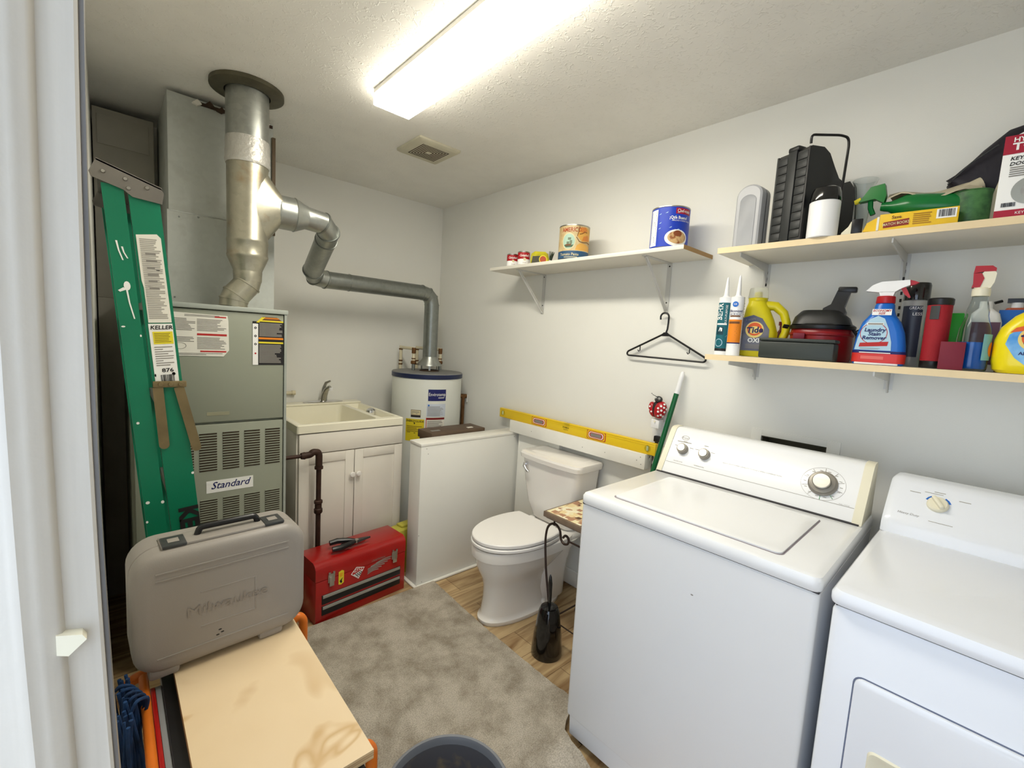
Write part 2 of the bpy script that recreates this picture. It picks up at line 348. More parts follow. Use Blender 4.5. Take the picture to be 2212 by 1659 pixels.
single(g,'latch_strip','chipped cream plastic latch piece on the door jamb','latch',(-2.02,-2.523,1.1))
# half wall
g=G(); g.box(-.735,0,-1.03,-.91,0,.805,wallp,.003); g.box(-.737,0,-1.032,-.908,.805,.82,trimw,.0015)
rd=random.Random(4)
for x,z in ((-.70,.79),(-.69,.76),(-.70,.02),(-.05,.79),(-.73,.3)): g.cyl((x,-1.0305,z),(x,-1.0312,z),.0025,.002,pgrey,8)
struct(g,'wall_partition')
g=G(); g.box(-.745,-.0,-1.05,-1.03,0,.012,trimw,.004); g.box(-.755,-.735,-1.05,-.90,0,.012,trimw,.004); struct(g,'baseboard_partition')
g=G(); g.box(-.014,0,-2.18,-1.05,.012,.1,trimw,.004); struct(g,'baseboard_right')
g=G(); g.box(-.66,-.06,-.014,0,0,.09,trimw,.004); struct(g,'baseboard_back')
g=G(); g.box(-.068,0,-1.985,-1.0,.822,.897,trimw,.002)
for y,z in ((-1.96,.880),(-1.965,.845),(-1.94,.86),(-1.75,.855),(-1.6,.85),(-1.2,.86)): g.cyl((-.0682,y,z),(-.0690,y,z),.0025,.002,pgrey,8)
struct(g,'trim_5')
g=G(); g.box(-.03,0,-1.40,-1.05,.0,.815,wallp,.002); struct(g,'trim_6')

# ceiling lamp
t=thing('ceiling_lamp','long lit white fluorescent wraparound lamp on the ceiling','lamp',(-1.07,-1.86,H))
g=G(); g.box(-.085,.085,-.61,.612,-.018,-.0005,trimw,.002); g.out('base_pan',t)
g=G(); g.loft([rrect(-.082,.082,-.617,.619,.003,-.014),rrect(-.082,.082,-.617,.619,.003,-.058),rrect(-.079,.079,-.614,.616,.003,-.061)][::-1],lampm); d_=g.out('diffuser',t)
d_.data.materials.append(lamps)
for p_ in d_.data.polygons:
    if abs(p_.normal.z)<.5: p_.material_index=1
# exhaust vent
t=thing('ceiling_vent','square yellowed exhaust fan grille on the ceiling','vent',(-.683,-.90,H))
g=G(); g.loft([rrect(-.125,.125,-.125,.125,.01,-.0005),rrect(-.125,.125,-.125,.125,.01,-.010),rrect(-.112,.112,-.112,.112,.01,-.018)],vent)
for k in range(6):
    a=.022+k*.0115
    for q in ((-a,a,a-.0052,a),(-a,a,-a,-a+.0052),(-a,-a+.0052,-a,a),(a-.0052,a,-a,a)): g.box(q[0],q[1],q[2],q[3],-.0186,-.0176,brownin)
g.box(-.013,.013,-.008,.008,-.021,-.0175,vent,.001); g.out('grille',t)

# laundry box in the wall
t=thing('laundry_outlet_box','recessed white wall box behind the washer with dark opening','wall box',(0,-2.577,.93))
g=G(); X0=-.006
for y0,y1,z0,z1 in ((-.155,-.113,-.03,.180),(.113,.152,-.03,.180),(-.113,.113,.154,.180),(-.113,.113,-.03,0)): g.box(X0,-.0005,y0,y1,z0,z1,wallp,.001)
g.out('frame',t)
g=G(); dk=mat('olive_box_shaded',(78,74,58),.7)  # olive darkened so the shade inside the recess sits in the colour
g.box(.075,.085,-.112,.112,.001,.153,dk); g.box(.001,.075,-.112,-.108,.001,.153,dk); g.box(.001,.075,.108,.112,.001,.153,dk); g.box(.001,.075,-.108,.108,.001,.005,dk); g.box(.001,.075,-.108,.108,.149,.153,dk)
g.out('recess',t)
for y in (-.05,.05): g=G(); g.cyl((.04,y,.005),(.04,y,.05),.011,.011,copper,12); g.out('valve',t)

# ============================================================ FURNACE + DUCT
t=thing('furnace','tall grey green furnace cabinet with louvered lower door','furnace',(-1.66,-.56,0))
def w(x,y,z): return (x+1.66,y+.56,z)
g=G(); g.box(-.27,.27,-.345,.36,0,1.465,furn,.003); g.box(-.275,.277,-.372,.36,1.465,1.484,furnd,.002); g.box(.262,.272,-.368,-.345,0,1.465,furnd); g.out('cabinet',t)
g=G(); g.box(-.262,.26,-.363,-.345,1.0,1.462,furn,.003); g.box(-.03,.05,-.3642,-.3628,1.028,1.042,mat('pale_plate',(158,156,130),.6)); g.out('upper_panel',t)
g=G(); g.box(-.262,.26,-.363,-.345,.06,.99,furn,.004)
for cx0,cx1 in ((-.235,-.155-.012),(-.057,.005),(.025,.086),(.105,.166),(.187,.247)):
    if cx0<-.2: cx0,cx1=-.137,-.075
    for z0,z1,n in ((.792,.958,15),(.570,.672,10)):
        h=(z1-z0)/n
        for i in range(n):
            z=z0+i*h; g.box(cx0,cx1,-.3642,-.3625,z+.0012,z+h*.62,slotin); g.prism([(cx0,z+h*.62),(cx1,z+h*.62),(cx1-.002,z+h*.95),(cx0+.002,z+h*.95)],-.3668,-.3628,furn,'xz')  # flat dark strips stand in for the shade inside the louver slots
g.out('lower_panel',t)
P=FL((0,-.3635,0),(1,0,0),(0,0,1))
g=G(); g.rect(P,-.034,.139,.697,.749,pwhite)
g.text(P,'Standard',.042,.052,.726,pnavy,shear=.35,off=.008,sx=.95); g.out('badge',t,'white badge with blue script lettering')
g=G(); g.poly(P,[(-.19,1.447),(.045,1.442),(.048,1.42),(.05,1.30),(.03,1.274),(-.19,1.276)],whitep,.0012)
for q in ((.0,.04,1.432,1.437),(-.06,.042,1.358,1.366),(-.05,.04,1.291,1.297),(-.19,-.165,1.362,1.368)): g.rect(P,*q,pred,.0018)
g.lines(P,-.155,-.065,1.375,1.425,9,pgrey,2,.0017); g.lines(P,-.06,.04,1.375,1.425,9,pgrey,5,.0017); g.lines(P,-.10,.035,1.432,1.441,2,pgrey,5,.0017); g.lines(P,-.06,.04,1.302,1.352,9,pgrey,6,.0017); g.lines(P,-.155,-.07,1.33,1.352,4,pgrey,7,.0017); g.ell(P,-.115,1.315,.02,.013,pgrey,.0017,inner=.9); g.lines(P,-.155,.03,1.278,1.288,2,pgrey,8,.0017)
g.out('instruction_label',t,'white instruction sheet with red bars')
g=G(); g.poly(P,[(.137,1.428),(.259,1.428),(.259,1.24),(.137,1.24)],pdk,.0012); g.rect(P,.137,.158,1.24,1.418,pwhite,.0018)
g.poly(P,[(.16,1.430),(.175,1.449),(.232,1.449),(.257,1.430)],pbrown,.0018); g.poly(P,[(.15,1.424),(.160,1.423),(.186,1.447),(.172,1.447)],pyel,.003); g.rect(P,.17,.24,1.442,1.446,porange,.0022)
g.rect(P,.16,.258,1.428,1.434,pyel,.0022); g.rect(P,.16,.258,1.352,1.36,porange,.002); g.rect(P,.16,.258,1.334,1.341,pyel,.002)
g.lines(P,.162,.254,1.364,1.424,10,pgrey,3,.0018,.72); g.lines(P,.162,.25,1.248,1.33,13,pgrey,4,.0018,.72)
for z in (1.40,1.365,1.33): g.ell(P,.1475,z,.005,.005,pdk,.0024,n=10,inner=.4)
g.ell(P,.1475,1.29,.004,.004,pred,.0024,n=8)
g.out('warning_label',t,'black warning label with yellow and orange bands')

t=thing('supply_duct','grey sheet metal duct rising from the furnace to the ceiling','duct',(-1.57,-.35,1.485))
g=G(); g.box(-.206,.205,-.25,.25,0,.895,ductm,.002)
g.box(-.212,.21,-.2535,-.25,.40,.404,galvm); g.box(-.212,.21,-.2525,-.25,0,.40,ductm)
for x,z in ((-.17,.38),(-.1,.392),(.1,.385),(-.19,.03)): g.cyl((x,-.2525,z),(x,-.256,z),.004,.003,galvd,8)
g.out('duct_shell',t)
g=G(); g.box(.197,.212,-.262,-.240,.37,.83,mat('rusty_flange',(92,76,56),.6,.3)); g.out('corner_flange',t)
g=G()
rd=random.Random(8)
for k in range(7):
    x=-.12+k*.045; z=.868+rd.random()*.01; g.prism([(x,z),(x+.02,z-.006),(x+.036,z+.004),(x+.02,z+.02)],-.268,-.252,whitep if k%3==0 else brownin,'xz')
g.box(-.11,.2,-.256,-.25,.872,.885,brownin)
g.out('torn_insulation',t)
t=thing('return_duct','pale painted duct panel in the corner behind the ladder','duct',(-1.93,-.10,0))
g=G(); pd=mat('pale_duct_paint',(176,172,160),.6,var=.05)
g.box(-.085,.135,-.1,.098,1.5,2.36,pd,.003); g.box(-.085,.135,-.1,.098,0,1.5,pd,.003); g.box(-.07,.115,-.104,-.1,2.2,2.33,pd,.002); g.out('duct_shell',t)

# flue
t=thing('flue_pipe','galvanized vent pipe from furnace and heater up through the ceiling','pipe',(-1.52,-.83,1.485))
def o_(x,y,z): return Vector((x+1.52,y+.83,z-1.485))
cx=-1.522
g=G(); g.lathe([(.055,H-.0005),(.138,H-.0005),(.138,H-.016),(.12,H-.022),(.086,H-.024),(.086,H-.0005)][::-1],mat('dark_collar_metal',(96,92,74),.5,.5,var=.15,vs=15),c=o_(-1.522,-.83,0),n=40,caps=False); g.out('ceiling_collar',t)
g=G(); g.cyl(o_(cx,-.83,H-.01),o_(cx,-.83,2.10),.081,.081,galvm,32); g.out('upper_pipe',t)
g=G(); g.lathe([(.0825,2.19),(.0835,2.17),(.0825,2.15),(.085,2.13),(.084,2.11),(.086,2.10),(.082,2.085)],mat('crinkled_foil_tape',(205,203,196),.42,.5,bump=.8,bs=60),c=o_(cx,-.83,0),n=32); g.out('foil_tape',t)
g=G(); g.lathe([(.079,2.10),(.0785,2.0),(.078,1.78),(.080,1.775),(.080,1.765),(.078,1.76),(.078,1.715),(.080,1.71),(.078,1.70)],galvr,c=o_(cx,-.83,0),n=32)
rings=[]
for i in range(9):   # swelling boot of the tee towards the branch
    f=i/8; x=cx+.125*f; hr=.18*(1-f)+.072; hy=.078*(1-f)+.072*f; 
    rings.append([o_(x,-.83+hy*.995*math.cos(a),1.927+hr*math.sin(a)*(1 if f>.2 else 1)) for a in [2*math.pi*k/28 for k in range(28)]])
g.loft(rings,galvr); g.out('tee',t)
g=G(); e=o_(-1.405,-.83,1.925); g.lathe([(.073,-.005),(.075,0),(.073,.008),(.073,.066),(.076,.07),(.073,.076),(.054,.118),(.053,.125)],galvm,c=e,M=Matrix.Rotation(R(90),4,'Y'),n=32); g.out('branch_reducer',t)
path=[o_(-1.29,-.83,1.924),o_(-1.205,-.83,1.915),o_(-1.165,-.795,1.885),o_(-1.15,-.72,1.86),o_(-1.115,-.42,1.735),o_(-1.085,-.365,1.71),o_(-1.02,-.355,1.70)]
g=G(); g.tube(path,.0515,galvm,24); 
for i in (1,2,3,4,5,6):
    d=(path[min(i+1,6)]-path[i-1]).normalized(); g.cyl(path[i]-d*.004,path[i]+d*.004,.0545,.0545,galvd,24)
g.out('branch_pipe',t)
g=G(); q=[o_(-1.02,-.355,1.70),o_(-.88,-.355,1.70),o_(-.37,-.355,1.698),o_(-.325,-.355,1.688),o_(-.298,-.355,1.662),o_(-.288,-.355,1.62),o_(-.288,-.355,1.255)]
g.tube(q,.0505,galvd,24)
for i in (1,2,3,4,5):
    d=(q[i+1]-q[i-1]).normalized(); g.cyl(q[i]-d*.003,q[i]+d*.003,.0528,.0528,galvd,24)
g.out('heater_branch_pipe',t,'dull grey pipe above the sink')
g=G(); g.lathe([(.078,1.715),(.080,1.708),(.078,1.70),(.055,1.645),(.056,1.64),(.054,1.60)],galvr,c=o_(cx,-.83,0)); g.out('lower_reducer',t)
g=G(); q=[o_(cx,-.83,1.61),o_(cx-.004,-.83,1.585),o_(cx-.045,-.83,1.535),o_(cx-.053,-.83,1.515),o_(cx-.055,-.83,1.486)]
g.tube(q,.0535,galvr,24)
for i in (1,2,3):
    d=(q[i+1]-q[i-1]).normalized(); g.cyl(q[i]-d*.003,q[i]+d*.003,.0565,.0565,galvr,24)
g.out('lower_elbow',t,'rust stained elbow into the furnace')

# ============================================================ SINK CABINET
t=thing('utility_sink','white two door laundry sink cabinet with yellowed basin','sink',(-.98,-.37,0))
x0,x1=-.30,.302; yf=-.35; yb_=.345
g=G(); g.box(x0+.004,x0+.018,yf+.02,yb_,0,.868,cabm,.001); g.box(x1-.018,x1-.004,yf+.02,yb_,0,.868,cabm,.001); g.box(x0+.018,x1-.018,yb_-.01,yb_,0,.868,cabm); g.box(x0+.018,x1-.018,yf+.02,yb_-.01,.08,.095,cabm); g.box(x0+.018,x1-.018,yf+.06,yf+.075,0,.08,cabm); g.box(x0+.018,x1-.018,yf+.0205,yf+.035,.74,.868,cabm); g.box(-.02,.03,yf+.0205,yf+.035,.095,.74,cabm); g.out('cabinet_body',t)
g=G(); g.box(x0+.012,x1-.003,yf,yf+.02,.755,.862,cabm,.004); g.out('drawer_front',t)
for a,b,kx in ((x0+.012,.004,-.012),(.008,x1-.003,.024)):
    g=G(); g.box(a,b,yf+.006,yf+.02,.09,.75,cabm,.003)
    for q in ((a,a+.05,.09,.75),(b-.05,b,.09,.75),(a+.05,b-.05,.70,.75),(a+.05,b-.05,.09,.14)): g.box(q[0],q[1],yf,yf+.007,q[2],q[3],cabm,.002)
    d=g.out('door',t)
    g=G(); g.lathe([(.006,0),(.006,.008),(.013,.014),(.016,.022),(.012,.029),(.003,.031)],porc,c=(kx,yf,.615),M=Matrix.Rotation(R(90),4,'X'),n=20); g.out('knob',d)
# basin
g=G()
zt=.912; L_=[rrect(x0,x1,yf-.004,.348,.012,.868),rrect(x0,x1,yf-.006,.348,.014,zt-.004),rrect(x0+.005,x1-.005,yf,.344,.012,zt),
 ]
g.loft([L_[0],L_[1],L_[2]],sinkm,False)
inn=rrect(x0+.028,x1-.175,yf+.026,.235,.04,zt); o2=[Vector(p) for p in L_[2]]
def ringface(g,outer,inner,m):
    vs=[g.bm.verts.new(p) for p in outer]; wv=[g.bm.verts.new(p) for p in inner]; n=len(vs)
    for i in range(n): g.face([vs[i],vs[(i+1)%n],wv[(i+1)%n],wv[i]],m)
# deck split: main opening + side soap well
def deck(g,m):
    ox0,ox1,oy0,oy1=x0+.005,x1-.005,yf,.344
    A=(x0+.028,x1-.155,yf+.022,.225); B=(x1-.125,x1-.028,yf+.05,.235)
    for q in ((ox0,ox1,oy0,A[2]),(ox0,ox1,B[3],oy1),(ox0,A[0],A[2],B[3]),(A[1],B[0],A[2],B[3]),(B[1],ox1,A[2],B[3]),(A[0],A[1],A[3],B[3]),(B[0],B[1],A[2],B[2])):
        g.box(q[0],q[1],q[2],q[3],zt-.012,zt,m)
    g.loft([rrect(A[0],A[1],A[2],A[3],.03,zt-.001),rrect(A[0]+.01,A[1]-.012,A[2]+.01,A[3]-.012,.03,zt-.1),rrect(A[0]+.03,A[1]-.04,A[2]+.03,A[3]-.04,.04,zt-.27)],m,False)
    f=rrect(A[0]+.03,A[1]-.04,A[2]+.03,A[3]-.04,.04,zt-.27); g.face([g.bm.verts.new(p) for p in f],m)
    for cxn,cyn in ((A[0],A[2]),(A[0],A[3]),(A[1],A[2]),(A[1],A[3])):
        sx=1 if cxn==A[0] else -1; sy=1 if cyn==A[2] else -1
        c=Vector((cxn+sx*.03,cyn+sy*.03,zt-.001)); pts=[Vector((cxn,cyn,zt-.001))]+[c+Vector((-sx*.03*math.cos(R(a)),-sy*.03*math.sin(R(a)),0)) for a in (90,72,54,36,18,0)]
        g.face([g.bm.verts.new(p) for p in pts],m)
    g.loft([rrect(B[0],B[1],B[2],B[3],.002,zt-.001),rrect(B[0]+.008,B[1]-.008,B[2]+.008,B[3]-.008,.004,zt-.035)],m,False)
    g.face([g.bm.verts.new(p) for p in rrect(B[0]+.008,B[1]-.008,B[2]+.008,B[3]-.008,.004,zt-.035)],m)
deck(g,sinkm)
g.box(x0+.002,x1-.002,.25,.345,zt,zt+.012,sinkm,.005); g.box(x0+.03,x0+.1,.285,.315,zt+.012,zt+.015,pgrey,.001); g.box(.02,.045,.27,.30,zt+.012,zt+.022,sinkm,.003)
g.out('basin',t)
fx,fy=-.0+.055-.0,.285
g=G(); fx=.062-.0
g.lathe([(.13,0),(.13,.006),(.10,.011),(.03,.013),(.02,.02)],chrome,c=(fx-.01,fy,zt+.012),sy=.24,n=32)
f0=g.out('faucet',t)
g=G(); g.tube([(fx-.01,fy,zt+.015),(fx-.006,fy-.004,zt+.06),(fx+.004,fy-.02,zt+.10),(fx+.02,fy-.04,zt+.118)],.016,steel,16,rs=[.022,.02,.016,.012]); g.lathe([(.012,0),(.012,.016),(.008,.018)],white,c=(fx+.022,fy-.046,zt+.096)); g.out('spout',f0)
g=G(); g.tube([(fx-.012,fy+.004,zt+.05),(fx-.006,fy+.006,zt+.105),(fx+.006,fy-.002,zt+.142),(fx+.028,fy-.02,zt+.156)],.01,steel,12,rs=[.012,.011,.009,.006]); g.out('lever',f0)
g=G(); g.lathe([(.004,0),(.026,.004),(.032,.018),(.028,.032),(.014,.042),(.002,.045)],chrome,c=(0,0,0),n=24); single(g,'drain_strainer','shiny round chrome strainer lying in the sink side well','strainer',(0,0,0)); bpy.data.objects['drain_strainer'].location=(-.738,-.40,.8775)
g=G(); g.cyl((-1.30,-.02,.985),(-1.10,-.02,.985),.011,.011,cpvc,14); g.cyl((-1.105,-.02,.985),(-1.085,-.02,.985),.015,.015,cpvc,14); single(g,'capped_wall_pipe','short capped cream pipe stub beside the furnace above the sink','pipe',(-1.19,-.02,.985))

# gas pipe
t=thing('gas_pipe','rusty dark iron gas pipe dropping beside the furnace','pipe',(-1.192,-.79,0))
g=G(); g.cyl((-.198,0,.77),(-.05,0,.77),.0095,.0095,pipedk,14); g.cyl((0,0,.035),(0,0,.72),.0125,.0125,pipedk,16); g.out('pipe',t)
g=G(); g.tube(fillet([(-.075,0,.77),(-.042,0,.772),(-.03,0,.785),(-.005,0,.78),(0,0,.765),(0,0,.70)],.02,4),.017,pipedk,14); g.cyl((-.088,0,.77),(-.07,0,.77),.016,.019,pipedk,14); g.cyl((0,0,.705),(0,0,.692),.021,.021,pipedk,16); g.out('elbow_fitting',t)
g=G(); g.lathe([(.018,.455),(.021,.46),(.021,.478),(.017,.482),(.017,.505),(.021,.51),(.021,.522),(.016,.526)],pipedk,n=16); g.out('union_fitting',t)
g=G(); g.cyl((0,0,0),(0,0,.04),.02,.02,pipedk,16); g.out('end_cap',t)

# ============================================================ WATER HEATER
t=thing('water_heater','round white water heater with navy top rim in the corner','water heater',(-.30,-.355,0))
g=G(); g.lathe([(.225,.03),(.242,.04),(.242,1.118)],heatw,n=56); g.lathe([(.20,0),(.20,.03)],heatw,n=24); g.out('tank',t)
g=G(); g.lathe([(.246,1.118),(.247,1.12),(.247,1.148)],navycap,n=56); g.lathe([(.2465,1.148),(.242,1.153),(.10,1.156),(.01,1.156)],hgrey,n=56); g.out('top_cap',t)
g=G(); g.lathe([(.045,1.275),(.05,1.26),(.052,1.245),(.085,1.205),(.088,1.196),(.082,1.196)],galvm,c=(.012,0,0),n=32,caps=False)
for a in (30,150,270): g.box(-.006,.006,.06,.064,1.156,1.2,galvm,M=Matrix.Translation((.012,0,0))@Matrix.Rotation(R(a),4,'Z'))
g.lathe([(.07,1.156),(.065,1.162),(.04,1.165)],brownin,c=(.012,0,0),n=24); g.out('draft_hood',t)
a0=R(238); PC=CY(0,0,0,.2425,a0)
def lab(a,b,c,d,m,w_=.0006,g=None,nu=6): g.rect(PC,a,b,c,d,m,w_,nu)
g=G(); lab(.012,.135,.975,1.052,pnavy,.0008,g,10); g.text(PC,'Envirotemp',.031,.073,1.018,pwhite,.002,sx=.80); g.lines(PC,.08,.125,.992,1.0,2,pwhite,3,.0016); g.out('brand_label',t,'navy label with white lettering')
g=G(); lab(.005,.135,.868,.955,mat('pale_blue_label',(206,214,226),.6),.0008,g,10); g.lines(PC,.01,.12,.872,.94,13,pgrey,6,.0014,.4); g.ell(PC,.018,.945,.006,.006,pblue,.0014,10); g.out('spec_label',t)
g=G(); lab(.005,.13,.74,.862,whitep,.0008,g,10); g.rect(PC,.005,.13,.848,.862,mat('dark_red_print',(130,30,30),.6),.0014,8); g.rect(PC,.003,.007,.735,.862,pred,.0014); g.lines(PC,.012,.118,.745,.842,14,pgrey,9,.0014); g.out('caution_label',t)
g=G(); lab(-.135,-.008,.70,.850,mat('energy_yellow',(228,206,36),.6),.0009,g,8); g.text(PC,'ENERGYGUIDE',.020,-.071,.835,pdk,.002,sx=.92,off=.01); g.poly(PC,[(-.078,.826),(-.066,.826),(-.072,.812)],pdk,.002); g.lines(PC,-.128,-.02,.762,.805,4,mat('olive_print',(150,130,30),.6),8,.0015); g.rect(PC,-.125,-.10,.757,.760,pdk,.0018); g.rect(PC,-.075,-.02,.754,.758,pdk,.0018); g.out('energy_label',t,'yellow energy label')
g=G(); lab(-.10,-.032,.862,.912,mat('tan_label',(150,138,116),.6),.0008,g,4); g.rect(PC,-.096,-.036,.880,.908,ptan,.0012,3); g.lines(PC,-.093,-.04,.884,.905,4,pgrey,9,.0016); g.rect(PC,-.098,-.034,.863,.875,pdk,.0013,3); g.out('small_label',t)
# relief valve
g=G(); g.cyl((.225,-.07,.975),(.285,-.09,.975),.016,.016,copper,14); g.cyl((.262,-.082,.96),(.262,-.082,.99),.018,.018,copper,14); g.tube([(.262,-.082,.97),(.26,-.082,.6),(.258,-.082,.25)],.0125,copper,14)
g.out('relief_pipe',t,'brown copper relief pipe')
g=G(); g.box(.286,.290,-.10,-.088,.93,.985,pwhite); g.out('valve_tag',t)
def hpipe(x,y,hx,name,label):
    t2=thing(name,label,'pipe',(x,y,1.15))
    g=G(); g.cyl((0,0,.0075),(0,0,.055),.012,.012,galvd,14); g.out('nipple',t2)
    g=G(); g.lathe([(.016,.05),(.019,.054),(.019,.07),(.014,.074)],copper,n=14); g.cyl((0,0,.085),(0,0,.092),.0145,.0145,copper,14); g.cyl((0,0,.125),(0,0,.14),.0145,.0145,copper,14); g.cyl((0,0,.140),(0,0,.165),.015,.015,copper,12); g.out('copper_fitting',t2)
    g=G(); g.cyl((0,0,.07),(0,0,.15),.0115,.0115,cpvc,14); g.tube(fillet([(0,0,.15),(0,0,.158),(hx*.6,.18,.158),(hx*.6,.20,.158)],.01,3),.0115,cpvc,12); g.cyl((hx*.6,.21,.17),(hx*.6,.21,-.30),.0115,.0115,cpvc,14); g.out('plastic_pipe',t2)
    for z in (.06,.035,.145): g=G(); g.cyl((hx*.6,.21,z-.005),(hx*.6,.21,z+.005),.0145,.0145,copper,14); g.out('clamp_ring',t2)
hpipe(-.385,-.30,.02,'hot_water_pipe','cream and copper water pipe left of the heater vent')
hpipe(-.165,-.30,-.12,'cold_water_pipe','cream and copper water pipe right of the heater vent')
t=thing('brown_case','flat brown worn case resting behind the white half wall','case',(-.40,-.815,0))
g=G(); g.box(-.19,.21,-.085,.075,.79,.838,brownbox,.004); g.box(-.18,.20,-.08,.07,0,.79,brownbox,.004); g.out('case_body',t)
g=G(); g.box(-.16,-.10,-.04,-.036+.02,.838,.840,pgrey); g.box(.10,.14,-.05,-.03,.838,.841,whitep); g.out('latch',t)

# ============================================================ LADDER
t=thing('step_ladder','folded green fiberglass step ladder leaning on the left wall','ladder',(-1.80,-1.5,0))
DEP=.40
def railx(z,a0_,a1_): return a0_+(a1_-a0_)*z/1.78
def rail(tx0,tx1,bx0,bx1,ytop,dirn,name,m=green):
    # open C channel: web facing the side, two flanges folded inwards
    g=G(); th=.004; fl=.03; z0,z1=.0,1.755
    lx=lambda z,a,b: (a+(b-a)*(z/1.78))
    def seg(xa0,xb0,xa1,xb1,ya,yb):
        g.loft([[Vector((xa0,ya,z0)),Vector((xb0,ya,z0)),Vector((xb0,yb,z0)),Vector((xa0,yb,z0))],[Vector((xa1,ya,z1)),Vector((xb1,ya,z1)),Vector((xb1,yb,z1)),Vector((xa1,yb,z1))]],m)
    seg(bx0,bx1,tx0,tx1,ytop,ytop+dirn*th)
    seg(bx0,bx0+th,tx0,tx0+th,ytop+dirn*th,ytop+dirn*fl); seg(bx1-th,bx1,tx1-th,tx1,ytop+dirn*th,ytop+dirn*fl)
    return g.out(name,t)
# top x (z=1.755) / bottom x (z=0) in local coords
A=(-.190,-.148,-.045,.003); B=(-.136,-.074,.017,.095)
A=(-.190,-.146,-.052,-.004); B=(-.138,-.073,.006,.082)
rail(A[0],A[1],A[2],A[3],0,1,'rear_rail'); rail(B[0],B[1],B[2],B[3],0,1,'front_rail')
rail(A[0],A[1],A[2],A[3],DEP,-1,'rear_rail'); rail(B[0],B[1],B[2],B[3],DEP,-1,'front_rail')
g=G(); yy=-.004
pts=[(-.198,1.810),(-.212,1.776),(-.208,1.764),(-.146,1.746),(-.128,1.732),(-.066,1.727),(-.062,1.756),(-.068,1.768)]
g.prism(pts,-.006,-.002,alum,'xz'); g.prism(pts,DEP+.002,DEP+.006,alum,'xz')
g.loft([[Vector((-.198,-.006,1.806)),Vector((-.066,-.006,1.764)),Vector((-.066,-.006,1.770)),Vector((-.198,-.006,1.812))],[Vector((-.198,DEP+.006,1.806)),Vector((-.066,DEP+.006,1.764)),Vector((-.066,DEP+.006,1.770)),Vector((-.198,DEP+.006,1.812))]],alum)
for x,z in ((-.185,1.782),(-.142,1.774),(-.098,1.762),(-.136,1.752)): g.cyl((x,-.006,z),(x,-.010,z),.0055,.004,steel,12)
g.out('top_cap',t)
for k in range(5):
    z=.28+k*.29; f=z/1.755; xa=B[2]+(B[0]-B[2])*f; xb=B[3]+(B[1]-B[3])*f
    g=G(); g.box(xa+.006,xb-.006,.006,DEP-.006,z,z+.024,alum,.003); g.out('step',t)
def lad(px): return px
def railu(z,side): f=z/1.755; return side[2]+(side[0]-side[2])*f, side[3]+(side[1]-side[3])*f
# spreader
g=G()
g.box(-.095,-.018,-.010,-.004,1.222,1.240,tanb,.002)
for a,b in (((-.084,1.222),(-.072,1.055)),((-.036,1.222),(.004,1.040))):
    d=Vector((b[0]-a[0],0,b[1]-a[1])).normalized(); n_=Vector((d.z,0,-d.x))*.012
    A0=Vector((a[0],-.0035,a[1])); B0=Vector((b[0],-.0035,b[1]))
    g.loft([[A0-n_,A0+n_,A0+n_+Vector((0,-.004,0)),A0-n_+Vector((0,-.004,0))],[B0-n_,B0+n_,B0+n_+Vector((0,-.004,0)),B0-n_+Vector((0,-.004,0))]],tanb)
    g.cyl((b[0],-.0035,b[1]),(b[0],-.0085,b[1]),.012,.012,tanb,14)
for x in (-.078,-.055,-.032): g.cyl((x,-.010,1.231),(x,-.014,1.231),.006,.005,tanb,12)
g.out('spreader_brace',t)
# labels follow the front rail
up=Vector((B[0]-B[2],0,1.755)).normalized(); rt=Vector((1,0,0)); rt=(rt-up*rt.dot(up)).normalized()
def onrail(z,k=.5):
    xa,xb=railu(z,B); return Vector((xa+(xb-xa)*k,-.0005,z))
PL=FL(onrail(1.3,.47),rt,up)
g=G(); g.poly(PL,[(-.027,.34),(.018,.345),(.026,.335),(.028,.105),(-.024,.105),(-.024,.2),(-.027,.22)],whitep,.0008); g.lines(PL,-.021,.022,.115,.332,44,lgrey,5,.0014,.6,.35); g.lines(PL,-.012,.012,.19,.30,6,pgrey,7,.0016,.3,.7); g.out('safety_label',t,'worn white safety sticker')
g=G(); g.rect(PL,-.025,.029,-.072,.102,pwhite,.0008); g.text(PL,'KELLER',.0155,.003,.091,pdk,.0018,off=.02,shear=.15); g.rect(PL,-.018,.027,.045,.080,pyel,.0014); g.lines(PL,-.015,.022,.049,.077,6,mat('olive_print',(150,130,30),.6),3,.0018,.4)
g.lines(PL,-.018,.024,-.018,.04,9,pgrey,8,.0014,.35,.6); g.text(PL,'876',.015,.006,-.030,pdk,.0018,sx=1.2,off=.02); g.barcode(PL,-.012,.020,-.064,-.042); g.out('product_label',t,'white and yellow maker label')
g=G(); PK=FL(onrail(.83,.62),rt,up)
g.text(PK,'KELLER',.062,.0,-.062,pdk,.0012,sx=.9,off=.055,rot=R(-90)); g.out('painted_name',t,'black letters painted down the rail')
g=G(); PA=FL(Vector((-.15,-.0005,1.5)),rt,up)
rd=random.Random(5)
for a,b,ln in ((-.004,.115,.05),(.006,.10,.03),(.004,-.005,.085)):
    g.poly(PA,[(a-.002,b),(a+.002,b),(a+.004,b-ln*.5),(a+.010,b-ln),(a+.007,b-ln),(a+.001,b-ln*.5)],pwhite,.0008)
g.ell(PA,.006,-.002,.007,.012,pwhite,.0009,12); g.poly(PA,[(.004,-.012),(-.010,-.018),(-.014,-.014),(-.002,-.006)],pwhite,.0008)
for k in range(12):
    z=.7+rd.random()*.9; xa,xb=railu(z,A if k%2 else B); x=xa+(xb-xa)*rd.random(); g.ell(FL((x,-.0005,z),rt,up),0,0,.002+.003*rd.random(),.002+.003*rd.random(),pwhite,.0008,8)
g.out('paint_splatter',t,'white paint drips')

